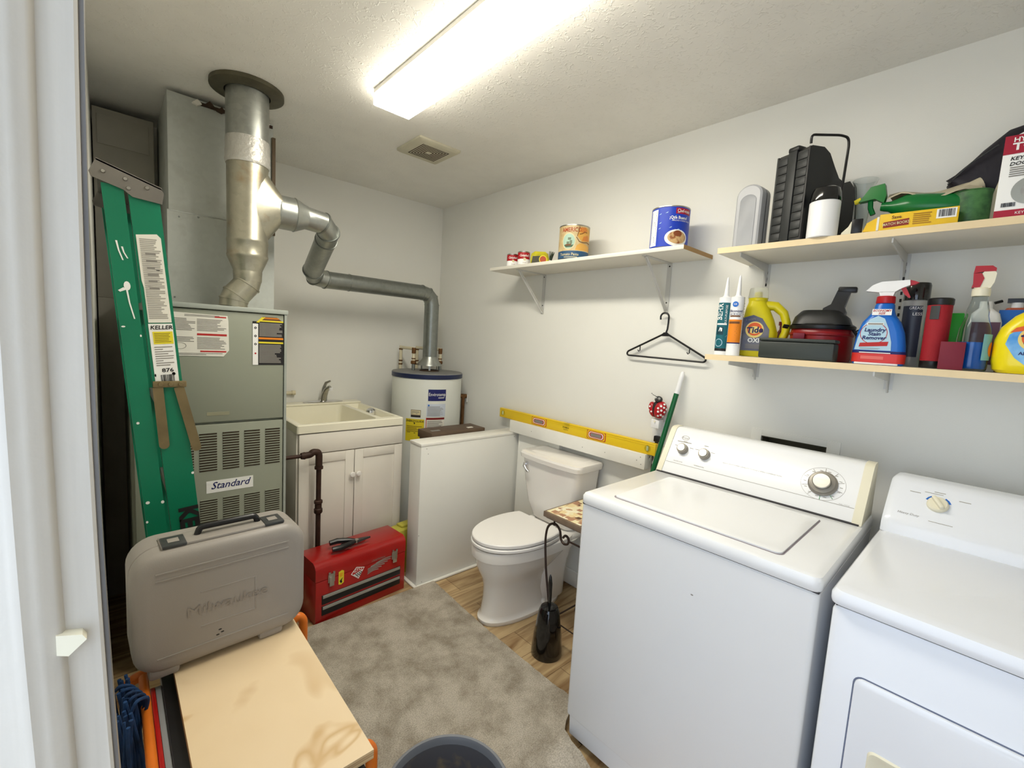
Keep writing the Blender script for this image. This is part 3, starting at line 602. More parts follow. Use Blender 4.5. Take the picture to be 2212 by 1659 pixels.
# ============================================================ STAND with plywood, tool case
t=thing('folding_stand','orange tube folding stand in the lower left corner','stand',(-1.745,-2.08,0))
zp=.555
g=G()
for y,xr in ((.315,.165),(-.215,.14)):
    g=G()
    g.tube(fillet([(-.225,y,.001),(-.225,y,zp-.02),(-.19,y,zp-.016),(xr-.02,y,zp-.016),(xr,y,zp-.002),(xr+.014,y,zp-.02),(xr+.014,y,.014)],.02,5),.0125,orange,14)
    g.out('end_frame',t)
g=G(); g.tube([(-.197,.29,zp-.006),(-.197,-.30,zp-.006)],.0095,orange,14); g.out('side_tube',t)
g=G(); g.box(-.187,-.178,-.30,.24,zp-.03,zp-.007,red,.002); g.out('red_rail',t,'red rail')
g=G(); g.box(-.178,-.166,-.30,.24,zp-.03,zp-.008,mat('grey_rail_paint',(140,142,144),.5),.002); g.out('grey_rail',t,'grey rail')
g=G(); g.box(-.166,.120,-.30,.28,zp-.028,zp-.001,black,.003); g.box(.120,.146,-.19,.28,zp-.014,zp-.001,black,.003); g.out('deck',t)
g=G(); g.box(-.19,-.15,.16,.20,zp-.05,zp-.03,black,.004); g.box(-.19,.2,.10,.13,.20,.22,black,.003); g.box(-.22,.22,-.02,.01,.20,.22,black,.003); g.out('cross_bar',t)
g=G(); edge=mat('plywood_edge',(206,176,130),.6,col2=(140,104,66),vs=90,stretch=(.05,.05,2.2))
g.box(-.142,.139,-.255,.285,zp,zp+.019,edge); g.rect(FL((0,0,zp+.019),(1,0,0),(0,1,0)),-.142,.139,-.255,.285,ply,.0006)
single(g,'plywood_board','pale plywood sheet with brown stains lying on the orange stand','board',(0,0,zp)); bpy.data.objects['plywood_board'].location=(-1.745,-2.08,zp)

t=thing('tool_case','large taupe plastic tool case standing on the plywood board','case',(-1.778,-1.79,.575),R(2.5))
W2=.188; Hc=.308
def cr_(y,inset,hz0=.012,hz1=Hc):
    q=rrect(-W2+inset,W2-inset,hz0+inset,hz1-inset,.058-inset*.5,0,7); return [Vector((p.x,y,p.y)) for p in q]
g=G(); g.loft([cr_(-.0725,.030),cr_(-.071,.016),cr_(-.065,.006),cr_(-.054,.001),cr_(-.02,0),cr_(-.018,.002)],caseg); 
Pf=FL((0,-.0722,0),(1,0,0),(0,0,1))
for z in (.262,.245,.055): 
    g.box(-.145,.14,-.0745,-.071,z-.002,z+.002,caseg,.001)
for q in ((-.06,.06,.188,.192),(-.06,.06,.10,.104),(.058,.062,.10,.192)): g.box(q[0],q[1],-.0735,-.071,q[2],q[3],caseg,.0008)
for x in (-.13,.10): g.box(x-.03,x+.03,-.066,-.02,0.0006,.03,caseg,.008)
g.out('front_shell',t)
g=G(); g.text(Pf,'Milwaukee',.036,.0,.146,mat('embossed_taupe',(150,142,133),.45),.0032,sx=1.15); g.out('embossed_name',t)
g=G(); g.loft([cr_(-.016,.002),cr_(-.014,0),cr_(.055,0),cr_(.066,.008),cr_(.069,.018)],caseg)
for x in (-.13,.10): g.box(x-.03,x+.03,-.015,.06,0.0006,.03,caseg,.008)
g.box(-.13,.12,-.05,.02,Hc-.002,Hc+.006,caseg,.003); g.out('back_shell',t)
g=G(); g.tube(fillet([(-.055,-.012,Hc+.004),(-.05,-.012,Hc+.022),(.075,-.012,Hc+.022),(.08,-.012,Hc+.004)],.012,4),.0075,black,10); g.out('handle',t)
for x in (-.105,.112):
    g=G(); g.box(x-.024,x+.024,-.052,.006,Hc-.0,Hc+.0085,dgrey,.003); g.box(x-.011,x+.011,-.036,-.012,Hc+.0085,Hc+.0095,caseg,.0005); g.out('latch',t)
g=G(); rd=random.Random(2)
for q in ((-.055,.026),(-.045,.03),(-.05,.038)): g.ell(Pf,q[0]+.03,q[1]+.04,.004,.002,pdk,.0008,8)
g.out('scuff_mark',t)

g=G()
rd=random.Random(11)
for k in range(34):
    x=-1.992+rd.random()*.028; y=-1.865-rd.random()*.15; top=.60+rd.random()*.02; pts=[]; ph=rd.random()*6
    for i in range(15):
        f=i/14; pts.append((max(-2.008,x+.006*math.sin(f*9+ph)+.028*f),y+.008*math.cos(f*7+ph)-.02*f,top-f*(.50+.07*rd.random()*0)))
    g.tube(pts,.0022+.0022*rd.random(),bluef,7)
for k in range(5):
    g.tube(fillet([(-1.992+.006*k,-1.88-.022*k,.600),(-1.985+.006*k,-1.90-.018*k,.622),(-1.965+.006*k,-1.89-.014*k,.606),(-1.955+.004*k,-1.875-.012*k,.575),(-1.956,-1.87-.01*k,.50)],.02,5),.0035,bluef,8)
single(g,'blue_strap_bundle','bundle of blue cords hanging at the lower left wall','cord',(-1.97,-1.95,.09))

# bin
t=thing('waste_bin','round grey plastic bin with dirty inside at the bottom edge','bin',(-1.395,-2.305,.018))
g=G(); g.lathe([(.118,0),(.150,.278),(.158,.279),(.160,.285),(.156,.290),(.150,.289),(.146,.280),(.116,.006)],bing,n=48); g.out('bin_wall',t)
g=G(); g.lathe([(.1445,.27),(.1155,.008),(.001,.007)],bini,n=48,caps=False); g.out('bin_liner',t)
rd=random.Random(9)

# rug
g=G()
out_=[(-1.86,-1.06),(-.632,-1.046),(-.655,-1.55),(-.655,-2.05),(-.662,-2.10),(-.72,-2.15),(-.80,-2.185),(-.822,-2.24),(-.828,-2.30),(-.85,-2.37),(-.92,-2.44),(-1.05,-2.47),(-1.86,-2.48)]
def inside_w(px,py):
    # width limits per y
    xr=None
    for (a,b),(c,d) in zip(out_[1:-1],out_[2:]):
        if (b-py)*(d-py)<=0 and b!=d: xr=a+(c-a)*(py-b)/(d-b)
    return xr
ys=[-1.048-.0225*i for i in range(63)]; nx=60; grid=[]
for y in ys:
    xr=inside_w(0,y); xr=xr if xr else -1.05
    row=[]
    for i in range(nx+1):
        x=-1.70+(xr+1.70)*i/nx; e=xr-x
        z=.013
        if -2.42<y<-2.02: 
            k=math.sin((y+2.42)/.40*math.pi); z+=.028*k*max(0,1-e/.10)**1.5
        jit=(random.Random(hash((round(y,3),i))).random()-.5)*.004 if i in(nx,) else 0
        row.append(Vector((x+jit,y,z)))
    grid.append(row)
V=[[g.bm.verts.new(p) for p in r] for r in grid]; V2=[[g.bm.verts.new((p.x,p.y,max(.0008,p.z-.012))) for p in r] for r in grid]
for a in range(len(V)-1):
    for b in range(nx):
        g.face([V[a][b],V[a+1][b],V[a+1][b+1],V[a][b+1]],carpet); g.face([V2[a][b+1],V2[a+1][b+1],V2[a+1][b],V2[a][b]],carpet)
    g.face([V[a][nx],V[a+1][nx],V2[a+1][nx],V2[a][nx]],carpet); g.face([V[a+1][0],V[a][0],V2[a][0],V2[a+1][0]],carpet)
for b in range(nx): g.face([V[0][b],V[0][b+1],V2[0][b+1],V2[0][b]],carpet); g.face([V[-1][b+1],V[-1][b],V2[-1][b],V2[-1][b+1]],carpet)
single(g,'carpet_rug','cut piece of mottled grey beige carpet on the floor','rug',(-1.2,-1.75,0))

# ============================================================ TOOLBOX, PLIERS, YELLOW JUG
t=thing('tool_box','red metal toolbox with two drawers on the floor before the sink','toolbox',(-1.285,-1.043,0),R(5.2))
TW=.495; TD=.205; TH=.303
g=G(); g.box(0,TW,0,TD,0,.215,red,.003); g.out('body',t)
g=G(); g.prism([(0,.217),(0,.275),(.012,.294),(.03,TH),(TD-.02,TH),(TD-.005,.295),(TD,.28),(TD,.217)],-.001,TW+.001,red,'yz'); g.out('lid',t)
PT=FL((0,-.0006,0),(1,0,0),(0,0,1))
for z0 in (.096,.040):
    g=G(); g.box(.03,TW-.03,-.003,.001,z0,z0+.046,black,.001); d=g.out('drawer',t)
    g=G(); g.box(.034,TW-.034,-.0065,-.003,z0+.030,z0+.046,silver,.0015); g.out('drawer_handle',d)
for x in (.075,.425):
    g=G(); g.box(x-.017,x+.017,-.006,-.0004,.196,.24,steel,.002); g.box(x-.012,x+.012,-.010,-.006,.178,.226,steel,.002); g.box(x-.016,x-.006,-.009,-.004,.236,.25,steel,.001); g.box(x+.006,x+.016,-.009,-.004,.236,.25,steel,.001); g.out('latch',t)
g=G(); g.poly(PT,[(.112,.168),(.126,.164),(.139,.172),(.139,.232),(.128,.238),(.112,.232)],pyel,.001); g.lines(PT,.116,.134,.205,.225,4,porange,3,.0016); g.poly(PT,[(.117,.184),(.134,.20),(.128,.185),(.131,.176),(.124,.172)],pdk,.0016); g.out('sticker',t,'yellow sticker')
g=G(); dia=[(.185,.196),(.216,.222),(.246,.210),(.216,.158)]; dia=[(.176,.196),(.205,.226),(.250,.212),(.218,.160)]
g.poly(PT,dia,pwhite,.001); c_=(.212,.197); g.poly(PT,[(c_[0]+(a-c_[0])*.86,c_[1]+(b-c_[1])*.86) for a,b in dia],pred,.0015)
g.poly(PT,[(.188,.190),(.240,.204),(.217,.168)],pwhite,.0019)
for i in range(4):
    for j in range(4):
        a=.200+i*.0095+(.0047 if j%2 else 0); b=.190-j*.0055+i*.0022
        if b>.172+abs(a-.217)*.55 and a<.234: g.rect(PT,a-.0028,a+.0024,b-.0028,b+.0026,pdk,.0023)
g.text(PT,'GTO',.021,.212,.209,pwhite,.0022,sx=1.0,off=.01,rot=R(6)); g.out('sticker',t,'red and white diamond sticker')
g=G(); g.text(PT,'CRAFTSMAN',.0125,.328,.228,pgrey,.0018,sx=1.1,shear=.2)
for k in range(6):
    xs=.268+k*.000; 
    y_=.164+k*.0085; x_a=.268 if k<4 else .285+(k-4)*.03; x_b=.33+k*.018
    n_=8; cols=[(x_a+(x_b-x_a)*i/n_, y_+.006*math.sin(i/n_*3)+.006*i/n_, y_+.0042+.006*math.sin(i/n_*3)+.006*i/n_) for i in range(n_+1)]
    g.strip(PT,cols,silver,.0014)
g.out('printed_badge',t,'striped silver emblem')
g=G(); g.tube(fillet([(.17,TD*.5,TH+.001),(.175,TD*.5,TH+.012),(.30,TD*.5,TH+.012),(.305,TD*.5,TH+.001)],.01,3),.006,black,8); g.cyl((.215,TD*.42-.0,TH),(.215,TD*.42,TH+.008),.009,.008,steel,12); g.out('handle',t)
t=thing('pliers','black handled pliers lying on the red toolbox lid','pliers',(-1.055,-.955,.3235),R(4)); t.scale=(1.2,1.25,1.25)
g=G(); g.tube([(-.10,.035,.010),(-.07,.03,.013),(-.03,.012,.012),(-.005,.0,.009)],.009,black,10,rs=[.0105,.012,.0105,.007]); g.out('handle',t)
g=G(); g.tube([(-.11,-.012,.004),(-.08,-.018,.005),(-.035,-.012,.006),(-.005,-.002,.005)],.009,black,10,rs=[.0105,.012,.0105,.007]); g.out('handle',t)
g=G(); g.cyl((0,0,-.001),(0,0,.012),.010,.010,steel,16); g.loft([[Vector((0,-.011,.0)),Vector((0,.011,.0)),Vector((0,.011,.011)),Vector((0,-.011,.011))],[Vector((.065,-.003,.002)),Vector((.065,.003,.002)),Vector((.065,.003,.008)),Vector((.065,-.003,.008))]],dgrey); g.out('jaws',t)
t=thing('yellow_container','faded yellow plastic container between toolbox and half wall','container',(-.70,-.80,0),R(8))
yc=mat('faded_yellow_plastic',(196,188,74),.5,var=.1,vs=8)
g=G(); g.loft([rrect(-.075,.09,-.05,.05,.012,0),rrect(-.075,.09,-.05,.05,.012,.235),rrect(-.065,.085,-.045,.045,.015,.262),rrect(-.055,.08,-.035,.035,.015,.27)],yc); g.box(-.03,.08,-.03,.03,.268,.285,yc,.008); g.out('container_body',t)

# ============================================================ TOILET
t=thing('toilet','white two piece toilet with closed lid against the right wall','toilet',(-.30,-1.50,0))
TX=.30
def egg(xf,xb,hw,z,n=40,pw=2.3,off=.08):
    # xf front (min x), xb back (max x); widest point nearer the back
    c=xf+(xb-xf)*(.5+off); q=[]
    for i in range(n):
        a=2*math.pi*i/n; ca,sa=math.cos(a),math.sin(a)
        k=(abs(ca)**pw+abs(sa)**pw)**(-1/pw); x=ca*k; y=sa*k
        X=c+(xb-c)*x if x>0 else c+(c-xf)*x
        q.append(Vector((X+TX,y*hw,z)))
    return q
g=G()
g.loft([egg(-.640,-.11,.114,0),egg(-.645,-.11,.118,.008),egg(-.645,-.11,.118,.022),egg(-.635,-.125,.108,.030),egg(-.628,-.20,.100,.045),egg(-.618,-.24,.094,.12),egg(-.618,-.24,.095,.18),egg(-.628,-.22,.106,.222),egg(-.648,-.17,.130,.26),egg(-.662,-.12,.150,.30),egg(-.668,-.08,.160,.330),egg(-.672,-.06,.165,.340),egg(-.686,-.05,.181,.348),egg(-.689,-.05,.184,.385),egg(-.685,-.05,.182,.398),egg(-.66,-.06,.165,.402)],porc)
g.loft([[p+Vector((.0,0,0)) for p in egg(-.36,-.09,.10,.03,pw=2.6)],egg(-.36,-.09,.108,.10),egg(-.34,-.09,.112,.17),egg(-.34,-.08,.118,.24),egg(-.36,-.07,.14,.31),egg(-.36,-.04,.17,.37)],porc)
g.box(-.30+TX,-.035+TX,-.165,.165,.36,.404,porc,.02,3)
g.out('bowl',t)
g=G(); g.lathe([(.013,.034),(.013,.046),(.008,.056),(.002,.058)],white,c=(-.30+TX,-.10,0)); g.lathe([(.013,.034),(.013,.046),(.008,.056),(.002,.058)],white,c=(-.30+TX,.10,0)); g.out('bolt_cap',t)
def seat(z0,z1,xf,hw,name):
    def ring(ins,z):
        q=egg(xf+ins,-.13-ins,hw-ins,z,n=48,pw=2.08,off=.0)
        return [Vector((min(p.x,-.262+TX-ins),p.y,p.z)) for p in q]
    g=G(); g.loft([ring(.004,z0),ring(0,z0+.003),ring(0,z1-.005),ring(.004,z1-.001),ring(.02,z1)],seatm); return g
seat(.406,.424,-.692,.186,'seat').out('seat',t)
g=seat(.427,.447,-.688,.184,'lid'); g.out('lid',t)
g=G(); g.box(-.268+TX,-.232+TX,-.10,-.06,.404,.436,seatm,.006); g.box(-.268+TX,-.232+TX,.06,.10,.404,.436,seatm,.006); g.out('hinge',t)
def tk(xf,xb,hw,z,r,bow=0,n=7):
    q=rrect(xf+TX,xb+TX,-hw,hw,r,z,n)
    if bow: q=[Vector((p.x-(bow*(1-(p.y/hw)**2) if p.x<(xf+xb)/2+TX else 0),p.y,p.z)) for p in q]
    return q
def tk2(xf,xb,hw,z,r,bow):
    # denser front edge for the bow
    q=[]; base=rrect(xf+TX,xb+TX,-hw,hw,r,z,5); m=len(base)
    for i,p in enumerate(base):
        q.append(p)
        if i%6==5:
            for k in range(1,8): q.append(p.lerp(base[(i+1)%m],k/8))
    return [Vector((p.x-(bow*(1-min(1,(p.y/hw)**2)) if p.x<(xf+xb)/2+TX else 0),p.y,p.z)) for p in q]
g=G(); g.loft([tk2(-.175,-.035,.135,.402,.04,0),tk2(-.19,-.03,.150,.42,.045,.004),tk2(-.205,-.028,.178,.50,.04,.008),tk2(-.215,-.026,.198,.62,.035,.012),tk2(-.222,-.025,.208,.745,.03,.014)],porc); g.out('tank',t)
g=G(); g.loft([tk2(-.226,-.022,.212,.747,.03,.018),tk2(-.235,-.018,.220,.752,.03,.02),tk2(-.238,-.016,.223,.775,.03,.02),tk2(-.232,-.020,.219,.786,.03,.02),tk2(-.220,-.028,.209,.789,.03,.016)],porc)
g.loft([tk2(-.20,-.05,.175,.7888,.03,.012),tk2(-.19,-.055,.165,.7915,.03,.01)],porc); g.out('tank_lid',t)
g=G(); g.cyl((-.222+TX,.163,.715),(-.242+TX,.163,.715),.016,.014,chrome,20); g.tube([(-.242+TX,.163,.715),(-.252+TX,.158,.708),(-.254+TX,.135,.69),(-.252+TX,.122,.682)],.008,chrome,12,rs=[.01,.009,.008,.009]); g.out('flush_handle',t)

# mosaic table
t=thing('mosaic_side_table','small iron table with tan mosaic tile top beside the toilet','table',(-.335,-1.922,0))
g=G(); g.box(-.150,.150,-.175,.175,.596,.604,bronze,.002); g.box(-.16,.16,-.185,.185,.603,.629,mat('table_edge_stone',(132,112,94),.6,var=.1,vs=25),.002); g.out('table_frame',t)
g=G(); g.rect(FL((0,0,.629),(1,0,0),(0,1,0)),-.150,.150,-.175,.175,mosaic,.001); g.out('tile_top',t)
for sx in (-1,1):
    for sy in (-1,1):
        g=G(); x=sx*.135; y=sy*.155; dx=-sy
        q=[]
        cy=y-sy*.0; 
        pts=[(x,y-sy*.02,.598),(x,y-sy*.02,.570)]
        g.tube(pts,.0045,bronze,8)
        loop=[(x,y-sy*.075-sy*.020*math.cos(a)*-1,.512+.020*math.sin(a)) for a in []]
        # curl: starts inside, sweeps over the top and runs down to the foot
        arch=[(x,y-sy*.078,.532),(x,y-sy*.090,.546),(x,y-sy*.105,.543),(x,y-sy*.112,.527),(x,y-sy*.104,.511),(x,y-sy*.085,.506),(x,y-sy*.068,.518),(x,y-sy*.062,.538),(x,y-sy*.055,.560),(x,y-sy*.032,.577),(x,y-sy*.004,.572),(x,y+sy*.018,.548),(x,y+sy*.027,.508),(x,y+sy*.026,.45),(x,y+sy*.010,.33),(x,y-sy*.018,.20),(x,y-sy*.034,.10),(x,y-sy*.030,.045),(x,y-sy*.010,.008),(x,y+sy*.014,.007),(x,y+sy*.028,.026),(x,y+sy*.016,.043),(x,y+sy*.000,.034)]
        P_=[Vector(p) for p in arch]; sm=[]
        for i in range(len(P_)-1):
            p0=P_[max(i-1,0)];p1=P_[i];p2=P_[i+1];p3=P_[min(i+2,len(P_)-1)]
            for k in range(4):
                u=k/4; sm.append(.5*((2*p1)+(-p0+p2)*u+(2*p0-5*p1+4*p2-p3)*u*u+(-p0+3*p1-3*p2+p3)*u**3))
        sm.append(P_[-1]); g.tube(sm,.0056,bronze,8); g.out('leg',t)
g=G()
for sx in (-1,1): g.tube([(sx*.135,-.045,.527),(sx*.135,.045,.527)],.0045,bronze,8); 
for sy in (-1,1): g.tube([(-.135,sy*.115,.12),(.135,sy*.115,.12)],.004,bronze,8)
g.tube([(-.135,-.118,.12),(-.135,.118,.12)],.003,bronze,8); g.out('stretcher',t)

# toilet brush
t=thing('toilet_brush','black toilet brush in its tapered holder on the floor','toilet brush',(-.53,-1.845,0),0)
g=G(); g.lathe([(.068,0),(.071,.006),(.070,.03),(.064,.09),(.0645,.093),(.055,.15),(.047,.205),(.039,.222),(.018,.228)],blackg,n=36); g.out('holder',t)
g=G(); g.tube([(0,0,.225),(.0,0,.27),(-.0,.004,.33),(0,.006,.362),(0,.007,.372)],.006,blackg,12,rs=[.0065,.007,.0095,.006,.002]); g.out('handle',t)

# level
t=thing('spirit_level','long yellow spirit level resting on the white wall rail','level',(-.04,-1.44,.897))
g=G(); g.box(-.012,.012,-.585,.565,0,.060,yel,.002)
g.box(-.0135,-.011,-.58,.56,.004,.0055,yel); g.box(-.0135,-.011,-.58,.56,.044,.0455,yel); g.box(-.0135,-.011,-.58,.56,.054,.056,yel); g.out('beam',t)
for y in (-.235,.195):
    g=G(); S_=lambda hw,hz,r,x: [Vector((x,p.x,p.y)) for p in rrect(y-hw,y+hw,.031-hz,.031+hz,r,0,5)]
    for hw,hz,r,xa,xb,m_ in ((.062,.024,.008,-.0118,-.0134,pred),(.058,.0215,.008,-.0132,-.0140,yel),(.052,.0185,.014,-.0138,-.0146,pred),(.048,.0155,.013,-.0144,-.0152,pwhite),(.043,.0125,.012,-.0150,-.0158,pred),(.037,.0095,.009,-.0156,-.0163,pgrey)): g.loft([S_(hw,hz,r,xa),S_(hw,hz,r,xb)],m_)
    g.out('hand_hole',t)
for y in (-.545,.53):
    g=G(); g.cyl((-.011,y,.031),(-.0145,y,.031),.017,.016,glass,20); g.cyl((-.0135,y,.020),(-.0135,y,.042),.006,.006,mat('vial_green',(190,200,150),.2),10); g.out('end_vial',t)
g=G(); g.box(-.014,.0125,-.045,-.005,.046,.061,glass,.003); g.out('center_vial',t)
PLv=FL((-.0122,-.02,.03),(0,-1,0),(0,0,1))
g=G(); g.text(PLv,'STABILA',.013,0,.004,pdk,.0012,off=.01); g.text(PLv,'Type 80 AS',.008,0,-.008,pdk,.0012); g.out('printed_name',t)

# night light, outlet, cord, broom, wrapper
t=thing('wall_outlet','white outlet plate on the right wall above the level','outlet',(0,-2.01,.945))
g=G(); g.box(-.006,-.0005,-.036,.036,-.0,.116,white,.003); g.out('cover_plate',t)
g=G(); g.box(-.0085,-.006,-.016,.016,.012,.046,white,.004); g.box(-.0085,-.006,-.016,.016,.068,.102,white,.004); g.out('socket',t)
t=thing('ladybug_night_light','red ladybug night light with white dots plugged into the outlet','night light',(-.03,-2.01,1.055))
g=G(); g.box(-.022,.0235,-.022,.022,-.024,.020,white,.005); g.cyl((-.022,0,.01),(-.026,0,.01),.005,.005,cream,10); g.out('plug_base',t)
bc=Vector((-.012,-.004,.068)); 
def ellip(c,a,b,d,m,g,seg=24,rows=14,M=None):
    prof=[(max(.0005,math.cos(R(-90+180*i/rows))),math.sin(R(-90+180*i/rows))) for i in range(rows+1)]
    rings=[]
    for r_,z_ in prof:
        ring=[Vector((a*r_*math.cos(2*math.pi*k/seg),b*r_*math.sin(2*math.pi*k/seg),d*z_)) for k in range(seg)]
        rings.append([(M@p if M is not None else p)+c for p in ring])
    g.loft(rings,m)
g=G(); ellip(bc,.028,.030,.042,pdk,g); g.out('body',t)
g=G(); ellip(bc+Vector((-.008,-.017,0)),.027,.030,.043,redd,g,M=Matrix.Rotation(R(14),4,'X')); ellip(bc+Vector((-.006,.022,-.002)),.020,.020,.037,redd,g,M=Matrix.Rotation(R(-16),4,'X')); g.out('wing',t)
g=G(); rd=random.Random(3)
wc=bc+Vector((-.008,-.017,0)); Mw=Matrix.Rotation(R(14),4,'X')
for th,ph in ((200,35),(235,30),(215,8),(250,2),(190,-5),(225,-22),(200,-35),(255,-30),(270,20),(240,55),(180,15)):
    n_=Vector((math.cos(R(th))*math.cos(R(ph)),math.sin(R(th))*math.cos(R(ph)),math.sin(R(ph)))); p=Vector((n_.x*.0274,n_.y*.0304,n_.z*.0435)); nn=Vector((n_.x/.027,n_.y/.030,n_.z/.043)).normalized()
    p=Mw@p+wc; nn=Mw@nn; g.cyl(p-nn*.002,p+nn*.0006,.0055,.005,pwhite,12)
wc=bc+Vector((-.006,.022,-.002)); Mw=Matrix.Rotation(R(-16),4,'X')
for th,ph in ((170,25),(180,-15),(140,0)):
    n_=Vector((math.cos(R(th))*math.cos(R(ph)),math.sin(R(th))*math.cos(R(ph)),math.sin(R(ph)))); p=Vector((n_.x*.0204,n_.y*.0204,n_.z*.0373)); nn=Vector((n_.x/.02,n_.y/.02,n_.z/.037)).normalized()
    p=Mw@p+wc; nn=Mw@nn; g.cyl(p-nn*.002,p+nn*.0006,.0048,.0045,pwhite,12)
g.out('wing_dot',t)
g=G(); hc=bc+Vector((-.012,-.006,.050)); ellip(hc,.017,.019,.016,dgrey,g); hd=g.out('head',t)
for s_ in (-1,1):
    g=G(); e=hc+Vector((-.013,s_*.008-.002,.005)); ellip(e,.005,.005,.005,pwhite,g,12,8); ellip(e+Vector((-.0035,-.001,0)),.003,.003,.003,pdk,g,10,6); g.out('eye',hd)
    g=G(); g.tube([hc+Vector((-.008,.006,.012)),hc+Vector((-.014,.016+s_*.003,.018)),hc+Vector((-.016,.024+s_*.004,.022+s_*.003))],.0008,pdk,6); ellip(hc+Vector((-.016,.025+s_*.004,.023+s_*.003)),.002,.002,.002,pdk,g,8,6); g.out('antenna',hd)
g=G(); g.box(-.032,-.0085,-2.026,-1.998,.962,.992,black,.005); g.loft([[Vector((-.022+.006*math.cos(a),-2.012+.010*math.sin(a),.966)) for a in [R(45*k) for k in range(8)]],[Vector((-.022+.004*math.cos(a),-2.008+.005*math.sin(a),.935)) for a in [R(45*k) for k in range(8)]]],black)
g.tube([(-.022,-2.008,.94),(-.024,-2.004,.90),(-.03,-2.002,.84),(-.04,-2.006,.70),(-.03,-2.01,.3),(-.03,-2.01,.1)],.0035,black,8)
single(g,'power_cord','black power cord plugged in below the ladybug light','cord',(-.03,-2.01,.1))
t=thing('broom','green pole with white tip leaning beside the washer','broom',(-.205,-1.955,0))
p0=Vector((-.185,-1.985,.02)); p1=Vector((-.022,-2.112,1.313)); d=(p1-p0); 
p0=Vector((-.205,-1.965,.0))
cxp=Vector((-.1,-2.053,.852)); p0=p1+(cxp-p1)*((1.313-.03)/(1.313-.852))
rl=Vector((-.205,-1.955,0))
g=G(); g.cyl(p0-rl,p1-(p1-p0).normalized()*.10-rl,.0115,.0115,broom,16); g.out('pole',t)
g=G(); u=(p1-p0).normalized(); g.tube([p1-u*.105-rl,p1-u*.04-rl,p1-u*.01-rl,p1-rl],.012,white,14,rs=[.0125,.011,.011,.006]); g.out('tip',t)
g=G(); rd=random.Random(6)
pts=[]; 
for k in range(7):
    a=Vector((-.05+rd.random()*.03,-1.990-rd.random()*.02,.83+rd.random()*.07)); b=a+Vector((.012,-.012,.02)); c=a+Vector((-.006,-.010,.03)); d_=a+Vector((.01,.0,-.018))
    g.face([g.bm.verts.new(v) for v in (a,b,c)],glass); g.face([g.bm.verts.new(v) for v in (a,d_,b)],whitep); g.face([g.bm.verts.new(v) for v in (a,c,d_)],pbrown if k%3==0 else glass)
single(g,'plastic_wrapper','crumpled clear plastic wrapper tucked at the end of the rail','wrapper',(-.04,-2.0,.83))

# ============================================================ WASHER
t=thing('washing_machine','white top load washer with three knobs beside the dryer','washing machine',(-.804,-2.192,0),.0151)
# local: x = depth away from the room, y negative = along the wall
WD=.654; WW=.686
g=G(); g.loft([rrect(.016,WD,-WW+.006,-.006,.008,.022),rrect(.014,WD,-WW+.004,-.004,.008,.10)],enamel); g.loft([rrect(.002,WD,-WW,0,.014,.104),rrect(0,WD,-WW,0,.014,.11),rrect(0,WD,-WW,0,.014,.872),rrect(.004,WD-.004,-WW+.004,-.004,.012,.876)],enamel)
for x,y in ((.05,-.05),(.05,-WW+.05),(WD-.05,-.05),(WD-.05,-WW+.05)): g.cyl((x,y,0),(x,y,.03),.02,.02,black,12)
g.ell(FL((-.0003,0,0),(0,-1,0),(0,0,1)),.40,.74,.004,.002,pgrey,.0006,8)
g.out('cabinet',t)
g=G()
def R4(ins,z,r=.02,bx=.0): return rrect(-.004+ins,WD,-WW-.003+ins,.003-ins,r,z,6)
g.loft([R4(.002,.880),R4(0,.884),R4(0,.905),R4(.004,.913),R4(.012,.917)],enamel,True); g.out('top_plate',t)
g=G(); gm=mat('painted_gap_shadow',(60,58,60),.7)  # dark strips stand in for the shade in the appliance seams
g.loft([rrect(.046,.432,-.592,-.088,.018,.9172),rrect(.046,.432,-.592,-.088,.018,.9178)],mat('lid_gap_shade',(150,140,146),.6)); g.box(.004,WD,-WW+.002,-.002,.8755,.8805,gm); g.out('lid_gap_shading',t)  # greyed outline paints the shade around the lid
g=G(); g.loft([rrect(.05,.428,-.588,-.092,.016,.917),rrect(.050,.428,-.588,-.092,.016,.9215),rrect(.056,.422,-.582,-.098,.014,.9235),rrect(.075,.40,-.56,-.12,.02,.9225)],enamel); g.out('lid',t)
g=G(); prof=[(.478,.917),(.490,.938),(.576,1.080),(.586,1.088),(.60,1.091),(.635,1.091),(.645,1.085),(.648,.917)]
g.prism(prof,-.028,-WW+.028,enamel,'xz'); g.box(.47,.49,-WW+.01,-.01,.9165,.921,gm); g.out('console',t)
for y0,y1 in ((-.006,-.0285),(-WW+.0285,-WW+.004)):
    g=G(); g.prism([(a-.003,b+(.002 if b>.93 else 0)) for a,b in prof],y0,y1,cream,'xz'); g.out('console_end_cap',t,'cream end cap')
# face frame of console
fa_=Vector((.490,0,.938)); fb_=Vector((.576,0,1.080)); uf=(fb_-fa_).normalized()
PW=FL(fa_,(0,-1,0),uf); FLn=(fb_-fa_).length
nrm=Vector((0,-1,0)).cross(uf)
g=G(); g.rect(PW,.03,WW-.03,.024,.0255,lgrey,.0005)
g.ell(PW,.078,.138,.016,.010,lgrey,.0006,24,inner=.86); g.text(PW,'Roper',.010,.078,.138,lgrey,.0007)
g.lines(PW,.05,.108,.117,.122,1,lgrey,2,.0006,.6,0); 
g.text(PW,'HEAVY DUTY SUPER CAPACITY 7 CYCLE 2 SPEED COMBINATIONS',.0068,.345,.072,lgrey,.0007)
for x,s_ in ((.083,'WATER LEVEL'),(.168,'TEMPERATURE')): 
    g.text(PW,s_,.0062,x-.003,.034,lgrey,.0007)
    for dx,dy in ((-.03,.012),(0,.034),(.032,.012)): g.rect(PW,x+dx-.008,x+dx+.008,.088+dy-.0012,.088+dy+.0012,lgrey,.0006)
